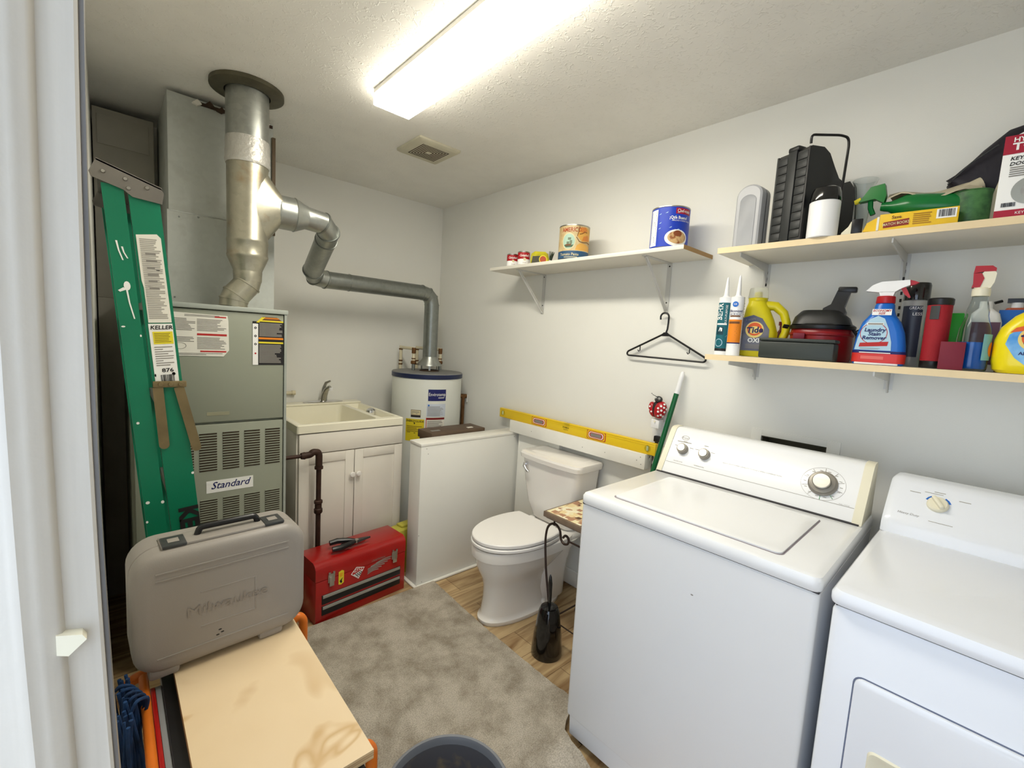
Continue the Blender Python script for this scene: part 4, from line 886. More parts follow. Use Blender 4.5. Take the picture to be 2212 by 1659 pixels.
g.ell(PW,.563,.080,.062,.056,lgrey,.0006,48,inner=.985)
for k in range(14):
    a=R(k*26); g.rect(PW,.563+.050*math.cos(a)-.004,.563+.050*math.cos(a)+.004,.08+.045*math.sin(a)-.001,.08+.045*math.sin(a)+.001,lgrey,.0006)
for k in range(10):
    a=R(18+36*k); p=[(.563+r_*math.cos(a+d_),.08+r_*.93*math.sin(a+d_)) for r_,d_ in ((.040,0),(.058,0),(.058,.03),(.040,.03))]; g.poly(PW,p,pgreen if k in (7,8) else lgrey,.0007)
g.text(PW,'FULL CYCLE',.005,.63,.028,lgrey,.0007); g.out('console_print',t,'fine grey printing on the console')
def knob(a,b,r_,name,big=False):
    c=PW(a,b,0); M=Matrix(((0,uf.x,nrm.x),(-1,uf.y,nrm.y),(0,uf.z,nrm.z))).to_4x4()
    g=G(); kb=mat('knob_grey_ring',(150,144,134),.35,.3)
    if big: g.lathe([(r_*1.12,.001),(r_*1.12,.005),(r_,.008),(r_*.96,.018),(r_*.72,.020)],kb,c=c,M=M,n=40); 
    else: g.lathe([(r_*1.05,.001),(r_,.006),(r_*.95,.018),(r_*.9,.02)],kb,c=c,M=M,n=32)
    k=g.out(name,t)
    g=G(); rr=r_*.70 if big else r_*.78; h0=.018; h1=.032 if big else .024
    g.lathe([(rr,h0),(rr,h1-.002),(rr*.9,h1),(.001,h1)],steel,c=c,M=M,n=32); g.out('cap',k)
knob(.083,.088,.021,'knob'); knob(.172,.086,.021,'knob'); knob(.563,.080,.037,'timer_knob',True)

# ============================================================ DRYER
t=thing('clothes_dryer','white front load clothes dryer at the right edge','dryer',(-.806,-2.905,0))
g=G(); g.loft([rrect(0,.66,-.686,0,.014,.02),rrect(0,.66,-.686,0,.014,.862),rrect(.004,.655,-.682,-.004,.012,.874)],enamel2)
for x,y in ((.05,-.05),(.05,-.63),(.6,-.05),(.6,-.63)): g.cyl((x,y,0),(x,y,.03),.02,.02,black,12)
g.out('cabinet',t)
g=G(); g.box(.006,.65,-.680,-.006,.873,.880,gm); g.out('top_gap',t)  # dark slab paints the shade under the top plate
g=G(); g.loft([rrect(-.006,.66,-.69,.004,.022,.880,6),rrect(-.008,.66,-.692,.006,.024,.886,6),rrect(-.008,.66,-.692,.006,.024,.900,6),rrect(-.002,.66,-.686,0,.022,.911,6),rrect(.012,.65,-.672,-.014,.02,.916,6)],enamel2); g.out('top_plate',t)
g=G(); prof=[(.525,.915),(.530,.945),(.545,.960),(.560,.968),(.640,1.045),(.655,1.052),(.70,1.055),(.735,1.05),(.74,.915)]
prof=[(.520,.915),(.523,.945),(.535,.962),(.620,1.052),(.636,1.063),(.66,1.066),(.715,1.064),(.722,1.05),(.722,.915)]
def cr2(y,k):
    return [Vector((.62+(a-.62)*k,y,.915+(b-.915)*k)) for a,b in prof]
g.loft([cr2(.0,.93),cr2(-.008,.985),cr2(-.02,1),cr2(-.666,1),cr2(-.678,.985),cr2(-.686,.93)],enamel2); g.out('console',t)
fa2=Vector((.535,0,.962)); fb2=Vector((.620,0,1.052)); uf2=(fb2-fa2).normalized(); PD=FL(fa2,(0,-1,0),uf2); n2=Vector((0,-1,0)).cross(uf2)
g=G(); g.text(PD,'Heavy Duty',.010,.055,.020,lgrey,.0007,shear=.2); g.rect(PD,.10,.15,.012,.0135,lgrey,.0006); g.rect(PD,.08,.12,.105,.1065,lgrey,.0006)
for a0_,a1_ in ((20,60),(125,160)):
    p=[(.112+r_*math.cos(R(a)),.072+r_*math.sin(R(a))) for r_,aa in ((.024,(a0_,(a0_+a1_)/2,a1_)),(.029,(a1_,(a0_+a1_)/2,a0_))) for a in aa]; g.poly(PD,p,pblue,.0008)
for x_,y_ in ((.06,.098),(.112,.112),(.165,.098)): g.rect(PD,x_-.012,x_+.012,y_-.001,y_+.001,lgrey,.0006)
g.out('console_print',t)
g=G(); M=Matrix(((0,uf2.x,n2.x),(-1,uf2.y,n2.y),(0,uf2.z,n2.z))).to_4x4(); c=PD(.112,.070,0)
g.lathe([(.024,.0005),(.023,.008),(.020,.011),(.001,.012)],cream,c=c,M=M,n=32); g.box(-.005,.005,-.02,.02,.01,.024,cream,.003,M=Matrix.Translation(c)@M@Matrix.Rotation(R(35),4,'Z')); g.out('dial',t,'cream dial')
g=G(); dg=mat('door_gap_blue_grey',(110,118,140),.6)
q0=[Vector((-.0008,p.x,p.y)) for p in rrect(-.630,-.054,.25,.742,.018,0,5)]; q1=[Vector((.003,p.y*0+p.x if False else p.y,p.z)) for p in q0]
g.loft([q0,q1],dg)
g.out('door_gap',t)
g=G(); f=lambda x,i:[Vector((x,p.x,p.y)) for p in rrect(-.627+i,-.057-i,.253+i,.739-i,.016,0,5)]
g.loft([f(-.0002,0),f(-.006,.0005),f(-.0085,.004)],enamel2); dd=g.out('door',t)
g=G(); f=lambda x,i:[Vector((x,p.x,p.y)) for p in rrect(-.175+i,-.095-i,.48+i,.60-i,.012,0,5)]
g.loft([f(-.0084,0),f(-.0125,.003),f(-.012,.010),f(-.0095,.014)],cream); g.out('handle',dd,'cream handle recess')

# ============================================================ SHELVES
def bracket(g,y,zt_,xw=-.002,xf=-.23,h=.215,m=shelfw,wd=.022):
    g.box(xf,xw,y-wd/2,y+wd/2,zt_-.003,zt_,m); g.box(xw-.003,xw,y-wd/2,y+wd/2,zt_-h,zt_-.003,m)
    a=Vector((xf+.015,y,zt_-.004)); b=Vector((xw-.002,y,zt_-h+.01)); n_=Vector((.012,0,.012)); k=Vector((0,.0012,0))
    g.loft([[a-k+n_*.6,a+k+n_*.6,a+k-n_*.6,a-k-n_*.6],[b-k+n_*.6,b+k+n_*.6,b+k-n_*.6,b-k-n_*.6]],m)
    g.loft([[a+Vector((0,-wd*.4,0)),a+Vector((0,wd*.4,0)),a+Vector((.003,wd*.4,.002)),a+Vector((.003,-wd*.4,.002))],[b+Vector((0,-wd*.4,0)),b+Vector((0,wd*.4,0)),b+Vector((.003,wd*.4,.002)),b+Vector((.003,-wd*.4,.002))]],m)
    for dz in (.015,h-.05): g.cyl((xw-.003,y,zt_-dz),(xw-.005,y,zt_-dz),.004,.003,pdk,8)
brkm=mat('grey_white_bracket_steel',(214,213,208),.4,.2)
t=thing('wall_shelf','white shelf over the toilet holding food cans','shelf',(0,-1.57,1.835))
g=G(); g.box(-.262,-.0005,-.614,.618,-.018,0,shelfw,.002); g.box(-.262,-.001,-.6155,-.6138,-.0175,-.0005,wood_b); g.out('board',t)
for y in (.406,-.416):
    g=G(); bracket(g,y,-.0185,m=brkm,h=.235); g.out('bracket',t)
def kbr(y,z,L=.28,m=brkm):
    g=G(); g.prism([(-L,z),(-.001,z),(-.001,z-.075),(-.012,z-.075),(-.02,z-.06),(-.04,z-.032),(-L,z-.014)],y-.002,y+.002,m,'xz'); return g
t=thing('upper_wall_shelf','upper shelf above the washer crowded with a black case','shelf',(0,-2.95,1.795))
g=G(); g.box(-.30,-.0005,-.62,.61,-.019,0,shelfw,.001); g.box(-.3015,-.2995,-.62,.61,-.0195,.0005,wood_e); g.out('board',t)
for y in (.535,.11,-.36): kbr(y,-.0195).out('bracket',t)
t=thing('lower_wall_shelf','lower shelf above the washer holding cleaning bottles','shelf',(0,-2.95,1.403))
g=G(); g.box(-.30,-.0005,-.62,.617,-.019,0,shelfw,.001); g.box(-.3015,-.2995,-.62,.617,-.0195,.0005,wood_e); g.out('board',t)
for y in (.535,.11,-.36): kbr(y,-.0195).out('bracket',t)
for i,(y,lb) in enumerate(((-2.415,'white slotted shelf rail on the wall by the caulk tubes'),(-2.84,'white slotted shelf rail behind the stain remover bottle'))):
    g=G(); g.box(-.0012,-.0004,y-.012,y+.012,1.32,1.774,brkm)
    for k in range(14): g.box(-.0018,-.0011,y-.003,y+.003,1.425+k*.024,1.425+k*.024+.011,pdk)
    single(g,'shelf_rail',lb,'shelf rail',(0,y,1.32),'slotted shelf rails')

# ============================================================ ITEMS ON SHELF 1
ZS=1.8352
def can(name,label,x,y,r,h,z=ZS):
    t=thing(name,label,'can',(x,y,z)); return t
def canbody(t,r,h,m=None):
    g=G(); tin=steel; g.lathe([(r*.96,0),(r*1.01,.001),(r*1.01,.004),(r*.985,.006),(r*.985,h-.006),(r*1.01,h-.004),(r*1.01,h-.001),(r*.97,h),(r*.95,h-.004),(.001,h-.004)],tin,n=40); g.out('tin',t)
def facing(x,y): return math.atan2(-3.103-y,-1.987-x)
def soup(x,y,label,lean=0,sc=1.0,grp='soup cans on the wall shelf'):
    t=thing('soup_can',label,'can',(x,y,ZS)); r,h=.033*sc,.076*sc
    if grp: t['group']=grp
    canbody(t,r,h); a=facing(x,y)+.15; P_=CY(0,0,0,r*.99,a)
    g=G(); c=2*math.pi*r*.99; g.rect(P_,-c/2,c/2,.007,h*.46,pwhite,.0005,32); g.rect(P_,-c/2,c/2,h*.46,h-.007,mat('soup_red',(176,20,30),.45),.0005,32)
    g.text(P_,"Campbell's",.017*sc,0,h*.70,pwhite,.0012,shear=.35,sx=.8,off=.015); g.ell(P_,0,h*.44,.0075*sc,.0075*sc,ptan,.0014,16); g.text(P_,'SOUP',.008,0,h*.2,pbrown,.0012); g.out('paper_label',t)
soup(-.20,-1.083,'small red and white soup can, leftmost on the shelf over the toilet'); soup(-.16,-1.135,'red and white soup can half hidden behind its neighbour'); soup(-.20,-1.180,'red and white soup can in front of another soup can',0,1.06)
soup(-.13,-1.262,'red and white soup can behind the yellow packet')
t=thing('yellow_snack_packet','yellow and black food packet left of the big tomato can','packet',(-.19,-1.30,ZS),R(-45))
g=G(); g.loft([rrect(-.05,.05,-.022,.022,.01,0),rrect(-.052,.052,-.024,.024,.012,.03),rrect(-.048,.046,-.016,.016,.01,.058),rrect(-.03,.03,-.006,.006,.003,.072)],mat('packet_yellow',(206,196,40),.35,var=.2,vs=30)); g.out('packet_body',t)
PP=FL((0,-.0245,0),(1,0,0),(0,0,1))
g=G(); g.poly(PP,[(-.045,.004),(.0,.004),(.002,.045),(-.04,.042)],mat('olive_black_print',(60,58,36),.5),.001); g.ell(PP,.018,.027,.022,.022,pyel,.0012,20); g.ell(PP,.018,.027,.018,.018,mat('rust_print',(176,70,24),.5),.0018,20); g.out('printed_panel',t)
g=G()
for k in range(5): g.loft([[Vector((.052+.002*k,-.01+.005*k,.03)),Vector((.056+.003*k,-.01+.005*k,.03)),Vector((.056,-.006+.005*k,.034))],[Vector((.05+.007*k,-.012+.006*k,.075+.004*(k%2))),Vector((.053+.007*k,-.01+.006*k,.075)),Vector((.052+.007*k,-.008+.006*k,.077))]],mat('dark_leaf_green',(36,50,28),.6))
g.out('green_top',t)
# tomato paste
x,y=-.165,-1.52; t=thing('tomato_paste_can','large tan and blue tomato paste can on the shelf','can',(x,y,ZS)); r,h=.0785,.176; canbody(t,r,h)
a=facing(x,y)-.25; P_=CY(0,0,0,r*.99,a); c=2*math.pi*r*.99
g=G(); g.rect(P_,-c/2,c/2,.008,.045,mat('paste_blue',(44,84,122),.5),.0006,48); g.rect(P_,-c/2,c/2,.045,h-.007,mat('paste_cream',(214,196,150),.5,col2=(190,160,110),vs=25),.0006,48)
g.text(P_,'AMERICO',.030,.004,.148,mat('rust_print',(176,70,24),.5),.0018,off=.015,sx=.8); g.text(P_,'Tomato Paste',.020,-.004,.027,ptan,.0016,off=.008,sx=.9); g.rect(P_,-.03,.04,.012,.015,ptan,.0012,6)
g.ell(P_,-.008,.092,.036,.042,ptan,.0014,32,inner=None); g.ell(P_,-.008,.092,.031,.037,mat('sea_green_print',(176,206,186),.5),.002,32); g.cpoly(P_,[(-.032,.074),(.018,.074),(.010,.062),(-.022,.061)],mat('dark_sea_print',(70,96,70),.5),.0024); g.cpoly(P_,[(-.026,.076),(.008,.078),(.002,.070),(-.02,.069)],pbrown,.0028)
for q in ((-.018,-.004,.076,.090),(-.002,.010,.078,.096),(-.012,.004,.098,.110)): g.rect(P_,*q,mat('sail_print',(110,124,100),.5),.0026)
og=mat('pale_orange_print',(232,176,84),.5)
g.cpoly(P_,[(.034,.118),(.042,.160),(.085,.165),(.118,.150),(.118,.100),(.06,.092)],og); g.cpoly(P_,[(.026,.048),(.034,.072),(.052,.084),(.090,.080),(.118,.070),(.118,.048)],og)
og2=mat('orange_map_print',(224,140,60),.5); g.cpoly(P_,[(.046,.140),(.052,.162),(.080,.164),(.092,.148),(.070,.134)],og2,.0018); g.cpoly(P_,[(.060,.096),(.068,.118),(.100,.128),(.110,.100)],og2,.0018)
for q in ([(.030,.112),(.045,.092),(.07,.088),(.095,.092),(.118,.088)],[(.034,.118),(.040,.140),(.044,.166)],[(.046,.128),(.062,.132),(.072,.142),(.090,.140)]): g.tube([P_(a_,b_,.0016) for a_,b_ in q],.0018,pbrown,6)
for k in range(18): g.rect(P_,.026+k*.005,.029+k*.005,.045,.048,ptan,.0012)
g.out('paper_label',t)
# que bueno
x,y=-.165,-2.06; t=thing('blue_food_can','large royal blue food can at the right end of the toilet shelf','can',(x,y,ZS)); canbody(t,r,.174)
a=facing(x,y)+.25; P_=CY(0,0,0,r*.99,a)
g=G(); g.rect(P_,-c/2,c/2,.007,.168,mat('royal_blue_print',(28,64,190),.4),.0006,48); g.rect(P_,-.115,-.075,.012,.162,pwhite,.0012,6); g.lines(P_,-.112,-.078,.02,.155,20,pgrey,4,.0018,.4)
g.rect(P_,.0,.075,.140,.164,mat('can_red_print',(178,20,50),.45),.0012,6); g.text(P_,'Chef-mate',.019,.037,.152,pwhite,.0018,sx=.78,off=.008); g.text(P_,'¡Que Bueno!',.0175,.015,.124,pwhite,.0018,off=.02,sx=.85); g.text(P_,'NACHO CHEESE SAUCE',.008,.030,.112,pwhite,.0016)
g.ell(P_,.012,.042,.050,.034,pwhite,.0014,32); g.ell(P_,.014,.044,.040,.026,mat('food_print',(206,170,120),.5,col2=(150,90,50),vs=60,thr=(.4,.55)),.002,28); g.ell(P_,.014,.060,.018,.012,mat('meat_print',(140,74,40),.5),.0026,16)
rd=random.Random(5)
for k in range(14): a_=-.07+rd.random()*.10; b_=.06+rd.random()*.09; g.poly(P_,[(a_,b_),(a_+.012,b_+.006),(a_+.009,b_+.001)],plb,.0013)
g.out('paper_label',t)

# hanger
t=thing('clothes_hanger','black plastic clothes hanger hooked on the shelf bracket','hanger',(-.028,-2.01,1.36))
g=G(); q=arc((0,.004,.205),.024,200,-30,14,'yz'); q=[(0,a_[1],a_[2]) for a_ in q]; q=[(0,.028*math.cos(R(t_))+.010,.202+.026*math.sin(R(t_))) for t_ in range(-170+360,10-20,-15)]
q=[(0,.012+.022*math.cos(R(t_)),.202+.020*math.sin(R(t_))) for t_ in range(0,181,15)][::1]
hook=[(0,.032,.190)]+[(0,.012+.021*math.cos(R(t_)),.202+.020*math.sin(R(t_))) for t_ in range(0,181,15)]+[(0,-.009,.175),(0,-.007,.145),(0,-.003,.132),(0,.001,.122)]
g.tube(hook,.0042,black,10); g.out('hook',t)
g=G(); g.tube(fillet([(0,-.01,.122),(0,-.20,.024),(0,-.205,.012),(0,-.195,.004),(0,.195,.010),(0,.203,.018),(0,.198,.030),(0,.01,.122)],.008,3),.0045,black,10); g.loft([[Vector((-.003,.03,.112)),Vector((.003,.03,.112)),Vector((.003,-.03,.112)),Vector((-.003,-.03,.112))],[Vector((-.003,.008,.13)),Vector((.003,.008,.13)),Vector((.003,-.008,.13)),Vector((-.003,-.008,.13))]],black)
g.out('frame',t)
for y,s_ in ((.13,1),(-.125,-1)):
    g=G(); z=.122-.098*(abs(y)-.01)/.19; g.tube([(0,y,z),(0,y,z-.022),(0,y+.006,z-.027),(0,y+.012,z-.020)],.0025,black,8); g.out('strap_hook',t)

# ============================================================ UPPER SHELF ITEMS
ZU=1.7962
def faceZ(x,y,off=0): return facing(x,y)-R(270)+off
# silver instrument case
x,y=-.20,-2.413; t=thing('silver_case','slim silver grey plastic case with rounded top, left end of upper shelf','case',(x,y,ZU),R(-96))
sg=mat('silver_grey_plastic',(176,177,180),.35,var=.01)
def arch(hw,h,yy,rad=None):
    q=[Vector((-hw,yy,.004)),Vector((-hw+.004,yy,0)),Vector((hw-.004,yy,0)),Vector((hw,yy,.004))]
    for i in range(15): a_=R(180*i/14); q.append(Vector((hw*math.cos(a_),yy,h-hw*.85+hw*.85*math.sin(a_))))
    return q
g=G(); g.loft([arch(.040,.222,-.045),arch(.046,.228,-.040),arch(.047,.229,-.012)],sg); g.loft([arch(.028,.190,-.0465),arch(.030,.193,-.0448)],mat('silver_grey_plastic2',(160,162,166),.4)); g.out('front_shell',t)
g=G(); g.loft([arch(.046,.228,-.012),arch(.046,.228,-.004)],black); g.box(-.006,.006,-.02,0,.226,.233,black,.002); g.out('seam_gasket',t,'dark seam')
g=G(); g.loft([arch(.047,.229,-.004),arch(.046,.228,.020),arch(.040,.222,.026)],sg); g.out('back_shell',t)
# black tool case
x,y=-.165,-2.545; t=thing('black_tool_case','tall black ribbed plastic case standing on the upper shelf','case',(-.161,-2.586,ZU),R(-112))
bk=mat('black_grained_plastic',(44,46,46),.45,var=.05,vs=10); bks=mat('black_satin_plastic',(30,31,31),.4)
# local: x right (viewer), y depth away; ribbed narrow side faces viewer (width .13), profile side to the right
prof=[(-.105,0),(-.105,.295),(-.095,.305),(-.04,.31),(-.01,.295),(.02,.255),(.045,.225),(.075,.215),(.10,.225),(.13,.205),(.135,.18),(.135,0)]
g=G(); g.prism(prof,-.060,.055,bks,'yz'); g.out('case_shell',t)
g=G()
for k in range(10):
    z0=.012+k*.028; 
    for xa,xb in ((-.055,-.020),(.016,.052)): g.box(xa,xb,-.1085,-.1045,z0+.002,z0+.026,bk,.0015)
g.box(-.018,.014,-.111,-.1045,.004,.302,bk,.003); g.box(-.062,-.056,-.107,-.1,0,.30,bk); g.box(.053,.058,-.108,-.1,0,.30,black); g.out('ribbed_side',t)
g=G(); g.box(-.022,.018,-.11,-.07,.300,.318,bks,.006); g.out('latch',t)
g=G(); g.tube(fillet([(.052,-.10,.31),(.055,-.105,.335),(.075,.0,.347),(.080,.03,.344),(.081,.035,.32),(.078,.03,.12),(.062,.03,.10)],.012,4),.004,black,8); g.out('bail_handle',t)
# white container black lid
x,y=-.272,-2.657; t=thing('white_tumbler','white cylindrical container with black lid in front of the black case','container',(x,y,ZU))
g=G(); g.lathe([(.040,0),(.042,.002),(.0425,.11),(.041,.113)],white,n=36); g.out('cup_body',t)
g=G(); g.lathe([(.0425,.112),(.043,.118),(.040,.142),(.036,.153),(.030,.157),(.001,.158)],blackg,n=36); g.out('lid',t)
# clear vase
x,y=-.17,-2.735; t=thing('clear_plastic_funnel','clear flared plastic tube behind the small black clip','funnel',(x,y,ZU))
g=G(); g.lathe([(.016,0),(.016,.05),(.020,.11),(.028,.175),(.034,.192),(.0335,.193),(.0268,.176),(.0188,.11),(.0145,.05),(.0145,.002)],glass,n=28); g.out('funnel_wall',t)
t=thing('label_holder','small white and black plastic clip on the upper shelf edge','clip',(-.255,-2.735,ZU),R(-80))
g=G(); g.loft([rrect(-.03,.03,-.012,.012,.005,0),rrect(-.028,.028,-.012,.012,.005,.012),rrect(-.012,.022,-.010,.010,.005,.03),rrect(-.006,.022,-.008,.008,.004,.045)],cream); g.out('clip_body',t)
g=G(); g.box(-.004,.024,-.016,-.011,.006,.050,black,.004); g.out('black_pad',t)
# green spray bottle lying down
t=thing('green_spray_bottle','dark green spray bottle lying on its side on the upper shelf','spray bottle',(-.19,-2.845,1.905),R(-90)); t.rotation_euler=(0,R(9),R(-90))
g=G(); Mx=Matrix.Rotation(R(90),4,'Y')
g.lathe([(.012,-.075),(.014,-.065),(.015,-.055),(.034,-.02),(.036,0),(.036,.10),(.03,.112),(.001,.113)],greenp,c=(.02,0,-.021),M=Mx@Matrix.Rotation(0,4,'Z'),n=28); g.out('bottle',t)
g=G(); g.loft([[Vector((-.05,-.012,-.012)),Vector((-.05,.012,-.012)),Vector((-.05,.012,.012)),Vector((-.05,-.012,.012))],[Vector((-.075,-.014,.0)),Vector((-.075,.014,.0)),Vector((-.062,.014,.045)),Vector((-.062,-.014,.045))],[Vector((-.115,-.012,-.01)),Vector((-.115,.012,-.01)),Vector((-.095,.012,.036)),Vector((-.095,-.012,.036))]],mat('green_trigger',(20,120,44),.4)); 
g.tube([(-.088,0,.0),(-.082,0,-.025),(-.07,0,-.045)],.007,greenp,8); g.out('trigger_head',t)
g=G(); g.cyl((-.112,0,.0),(-.128,0,-.008),.009,.007,pyel,12); g.out('nozzle',t,'yellow nozzle')
# torn cardboard
g=G(); rd=random.Random(12); prev=None; nn=12; rows=[]
for i in range(nn+1):
    u=i/nn; x_=-.10-.02*math.sin(u*3); y_=-2.80-.205*u
    rows.append([Vector((x_-.10+.01*rd.random(),y_,1.915+.012*math.sin(u*9)-.02*u)),Vector((x_-.03,y_+.01*rd.random(),1.935+.010*math.sin(u*7+1))),Vector((x_+.05,y_,1.928+.008*math.sin(u*5)))])
V=[[g.bm.verts.new(p) for p in r_] for r_ in rows]; V2=[[g.bm.verts.new(p-Vector((0,0,.004))) for p in r_] for r_ in rows]
for a_ in range(nn):
    for b_ in range(2): g.face([V[a_][b_],V[a_+1][b_],V[a_+1][b_+1],V[a_][b_+1]],paper); g.face([V2[a_][b_+1],V2[a_+1][b_+1],V2[a_+1][b_],V2[a_][b_]],paper)
    g.face([V[a_][0],V2[a_][0],V2[a_+1][0],V[a_+1][0]],paper); g.face([V[a_][2],V[a_+1][2],V2[a_+1][2],V2[a_][2]],paper)
g.box(-.12,-.055,-2.915,-2.80,1.7965,1.925,paper,.004); g.cyl((-.17,-2.955,1.905),(-.16,-3.0,1.925),.016,.02,paper,14)
single(g,'torn_cardboard_box','torn open tan cardboard box behind the green spray bottle','box',(-.1,-2.9,1.7965))
# match books box
t=thing('matchbook_box','yellow match books carton at the front of the upper shelf','box',(-.262,-2.882,ZU),R(-86))
my=mat('matchbox_yellow',(240,196,36),.5); g=G(); g.box(-.078,.088,-.03,.03,0,.046,my,.001); g.out('carton',t)
PM=FL((0,-.0303,0),(1,0,0),(0,0,1))
g=G(); g.poly(PM,[(-.068,.006),(-.012,.010),(-.012,.028),(-.068,.022)],mat('match_red',(140,40,24),.5),.0008); g.text(PM,'MATCH BOOKS',.0105,-.040,.0165,ptan,.0014,sx=.80,rot=R(4),off=.01); g.text(PM,'Save',.012,-.040,.034,pbrown,.0012,off=.02); g.lines(PM,-.004,.035,.008,.040,6,mat('ochre_print',(170,120,20),.5),3,.0008); g.rect(PM,.044,.084,.018,.043,pwhite,.0008); g.barcode(PM,.048,.081,.022,.041)
g.out('printed_panel',t)
g=G(); g.prism([(-.080,.001),(-.080,.044),(-.108,.028),(-.116,.004)],-.02,.02,my,'xz'); g.box(-.084,-.0785,-.029,.029,.002,.04,whitep); g.out('open_flap',t)
# green tin
t=thing('green_tin','open empty green tin can on the upper shelf','can',(-.185,-2.985,ZU))
g=G(); gt=mat('green_tin_print',(70,120,66),.45,col2=(36,80,44),vs=40); g.lathe([(.042,0),(.043,.002),(.043,.098),(.045,.100),(.043,.102),(.041,.099),(.040,.004),(.001,.003)],gt,n=36); g.out('tin',t)
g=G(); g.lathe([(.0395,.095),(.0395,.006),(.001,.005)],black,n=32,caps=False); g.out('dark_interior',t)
g=G(); g.box(-.03,-.028,-.03,-.01,.03,.15,paper,M=Matrix.Rotation(R(12),4,'X')@Matrix.Translation((.02,-.012,.0))); g.out('paper_slip',t)
# knob box
t=thing('doorknob_box','white and red doorknob carton at the right end of the upper shelf','box',(-.235,-3.105,ZU),R(-88))
g=G(); g.box(-.07,.09,-.055,.055,0,.20,pwhite,.001); g.prism([(-.058,.20),(.088,.20),(.085,.225),(-.035,.225),(-.052,.215)],-.004,.0,white,'xz'); g.out('carton',t)
PB=FL((0,-.0553,0),(1,0,0),(0,0,1))
kr=mat('carton_red',(172,24,52),.5)
g=G(); g.rect(PB,-.07,.09,.155,.20,kr,.0008); g.rect(PB,-.07,.09,0,.018,kr,.0008); g.text(PB,'HYPER',.016,-.055,.188,pwhite,.0014,align='LEFT',off=.02); g.text(PB,'TOUGH',.024,-.055,.171,pwhite,.0014,align='LEFT',off=.03,sx=1.2)
g.text(PB,'KEYED ENTRY',.0125,-.056,.143,pdk,.0014,align='LEFT',shear=.2,off=.02); g.text(PB,'DOORKNOB',.0125,-.056,.130,pdk,.0014,align='LEFT',shear=.2,off=.02); g.lines(PB,-.054,.03,.098,.124,5,pgrey,4,.0012,.45)
g.ell(PB,-.013,.062,.033,.033,silver,.0016,32); g.ell(PB,-.011,.062,.018,.018,steel,.0022,24); g.ell(PB,-.011,.062,.006,.006,pgrey,.0028,12); g.barcode(PB,-.06,-.035,.026,.036); g.text(PB,'KEYED ENTRY',.009,-.005,.009,pwhite,.0014)
g.out('printed_panel',t)
# black bag
g=G(); rings=[]
prof=[(-2.925,1.955,1.965),(-2.95,1.90,2.00),(-2.985,1.83,2.045),(-3.03,1.80,2.09),(-3.10,1.80,2.105),(-3.2,1.80,2.10),(-3.28,1.80,2.02)]
for y_,zb_,zt2 in prof:
    c_=(zb_+zt2)/2; hh=(zt2-zb_)/2; rings.append([Vector((-.072+.05*math.cos(a_),y_+.006*math.sin(3*a_),c_+hh*math.sin(a_))) for a_ in [2*math.pi*k/20 for k in range(20)]])
g.loft(rings,mat('black_nylon',(24,20,34),.55,var=.1,bump=.3,bs=40)); g.tube([(-.118,-2.925,1.95),(-.125,-2.97,2.0),(-.13,-3.02,2.035)],.002,dgrey,6)
single(g,'black_bag','slanted black fabric bag behind the doorknob box','bag',(-.072,-3.08,ZU))

# ============================================================ LOWER SHELF ITEMS
ZL=1.4042
def caulk(x,y,h,label,kind):
    t=thing('caulk_tube',label,'caulk tube',(x,y,ZL),0,'caulk tubes on the lower shelf'); r=.0235
    g=G(); g.lathe([(r,0),(r,.20),(r*.98,.215),(.012,.219),(.010,.222)],white,n=32); g.out('tube',t)
    g=G(); g.lathe([(.0095,.219),(.008,.235),(.0045,.283+h),(.003,.292+h),(.0005,.296+h)],white,n=20); g.out('nozzle',t)
    a=facing(x,y)+.05; P_=CY(0,0,0,r,a); g=G()
    if kind==0:
        g.rect(P_,-.030,.020,.024,.195,tealm,.0006,10); g.rect(P_,.020,.040,.024,.195,pdk,.0006,5); g.rect(P_,-.03,.04,.014,.024,pdk,.0006,10)
        g.text(P_,'BEHR',.026,-.016,.160,pwhite,.0014,rot=R(90),off=.02); g.text(P_,'MULTI-PURPOSE',.010,.005,.150,pwhite,.0014,rot=R(90)); g.rect(P_,-.026,.010,.112,.118,pwhite,.0012,5); g.rect(P_,-.024,.0,.075,.105,mat('teal_dark',(8,60,72),.5),.0012,4); g.poly(P_,[(-.016,.088),(-.004,.088),(-.004,.100),(-.012,.103)],pwhite,.0018); g.ell(P_,-.012,.045,.013,.015,plb,.0014,20,inner=.85); g.lines(P_,-.026,.014,.066,.074,2,pwhite,3,.0012,.3)
    else:
        g.ell(P_,-.008,.188,.010,.010,pblue,.0012,24); g.text(P_,'GE',.009,-.008,.188,pwhite,.002)
        g.text(P_,'Siliconized',.0125,-.005,.163,pnavy,.0014,off=.015,sx=.9); g.text(P_,'ACRYLIC',.0115,-.004,.151,pnavy,.0014,sx=.9); g.rect(P_,-.024,.012,.142,.147,pbrown,.001,5)
        g.rect(P_,-.030,.022,.048,.132,porange,.0007,8); g.rect(P_,-.026,.012,.117,.125,pbrown,.0012,5); g.lines(P_,-.026,.012,.072,.112,6,pbrown,5,.0012,.25); g.rect(P_,-.03,.022,.044,.048,pnavy,.001,6); pass
        for k in range(18): g.rect(P_,.030,.034,.02+k*.01,.024+k*.01,pgrey,.0008)
    g.out('printed_sleeve',t)
caulk(-.245,-2.366,-.004,'teal and white caulk tube, left end of lower shelf',0); caulk(-.250,-2.412,.0,'orange and white caulk tube beside the teal one',1)

def blob(g,rings,m): g.loft(rings,m)
def orect(hx,hy,r,z,cx=0,cy=0): return rrect(cx-hx,cx+hx,cy-hy,cy+hy,min(r,hx*.98,hy*.98),z,6)
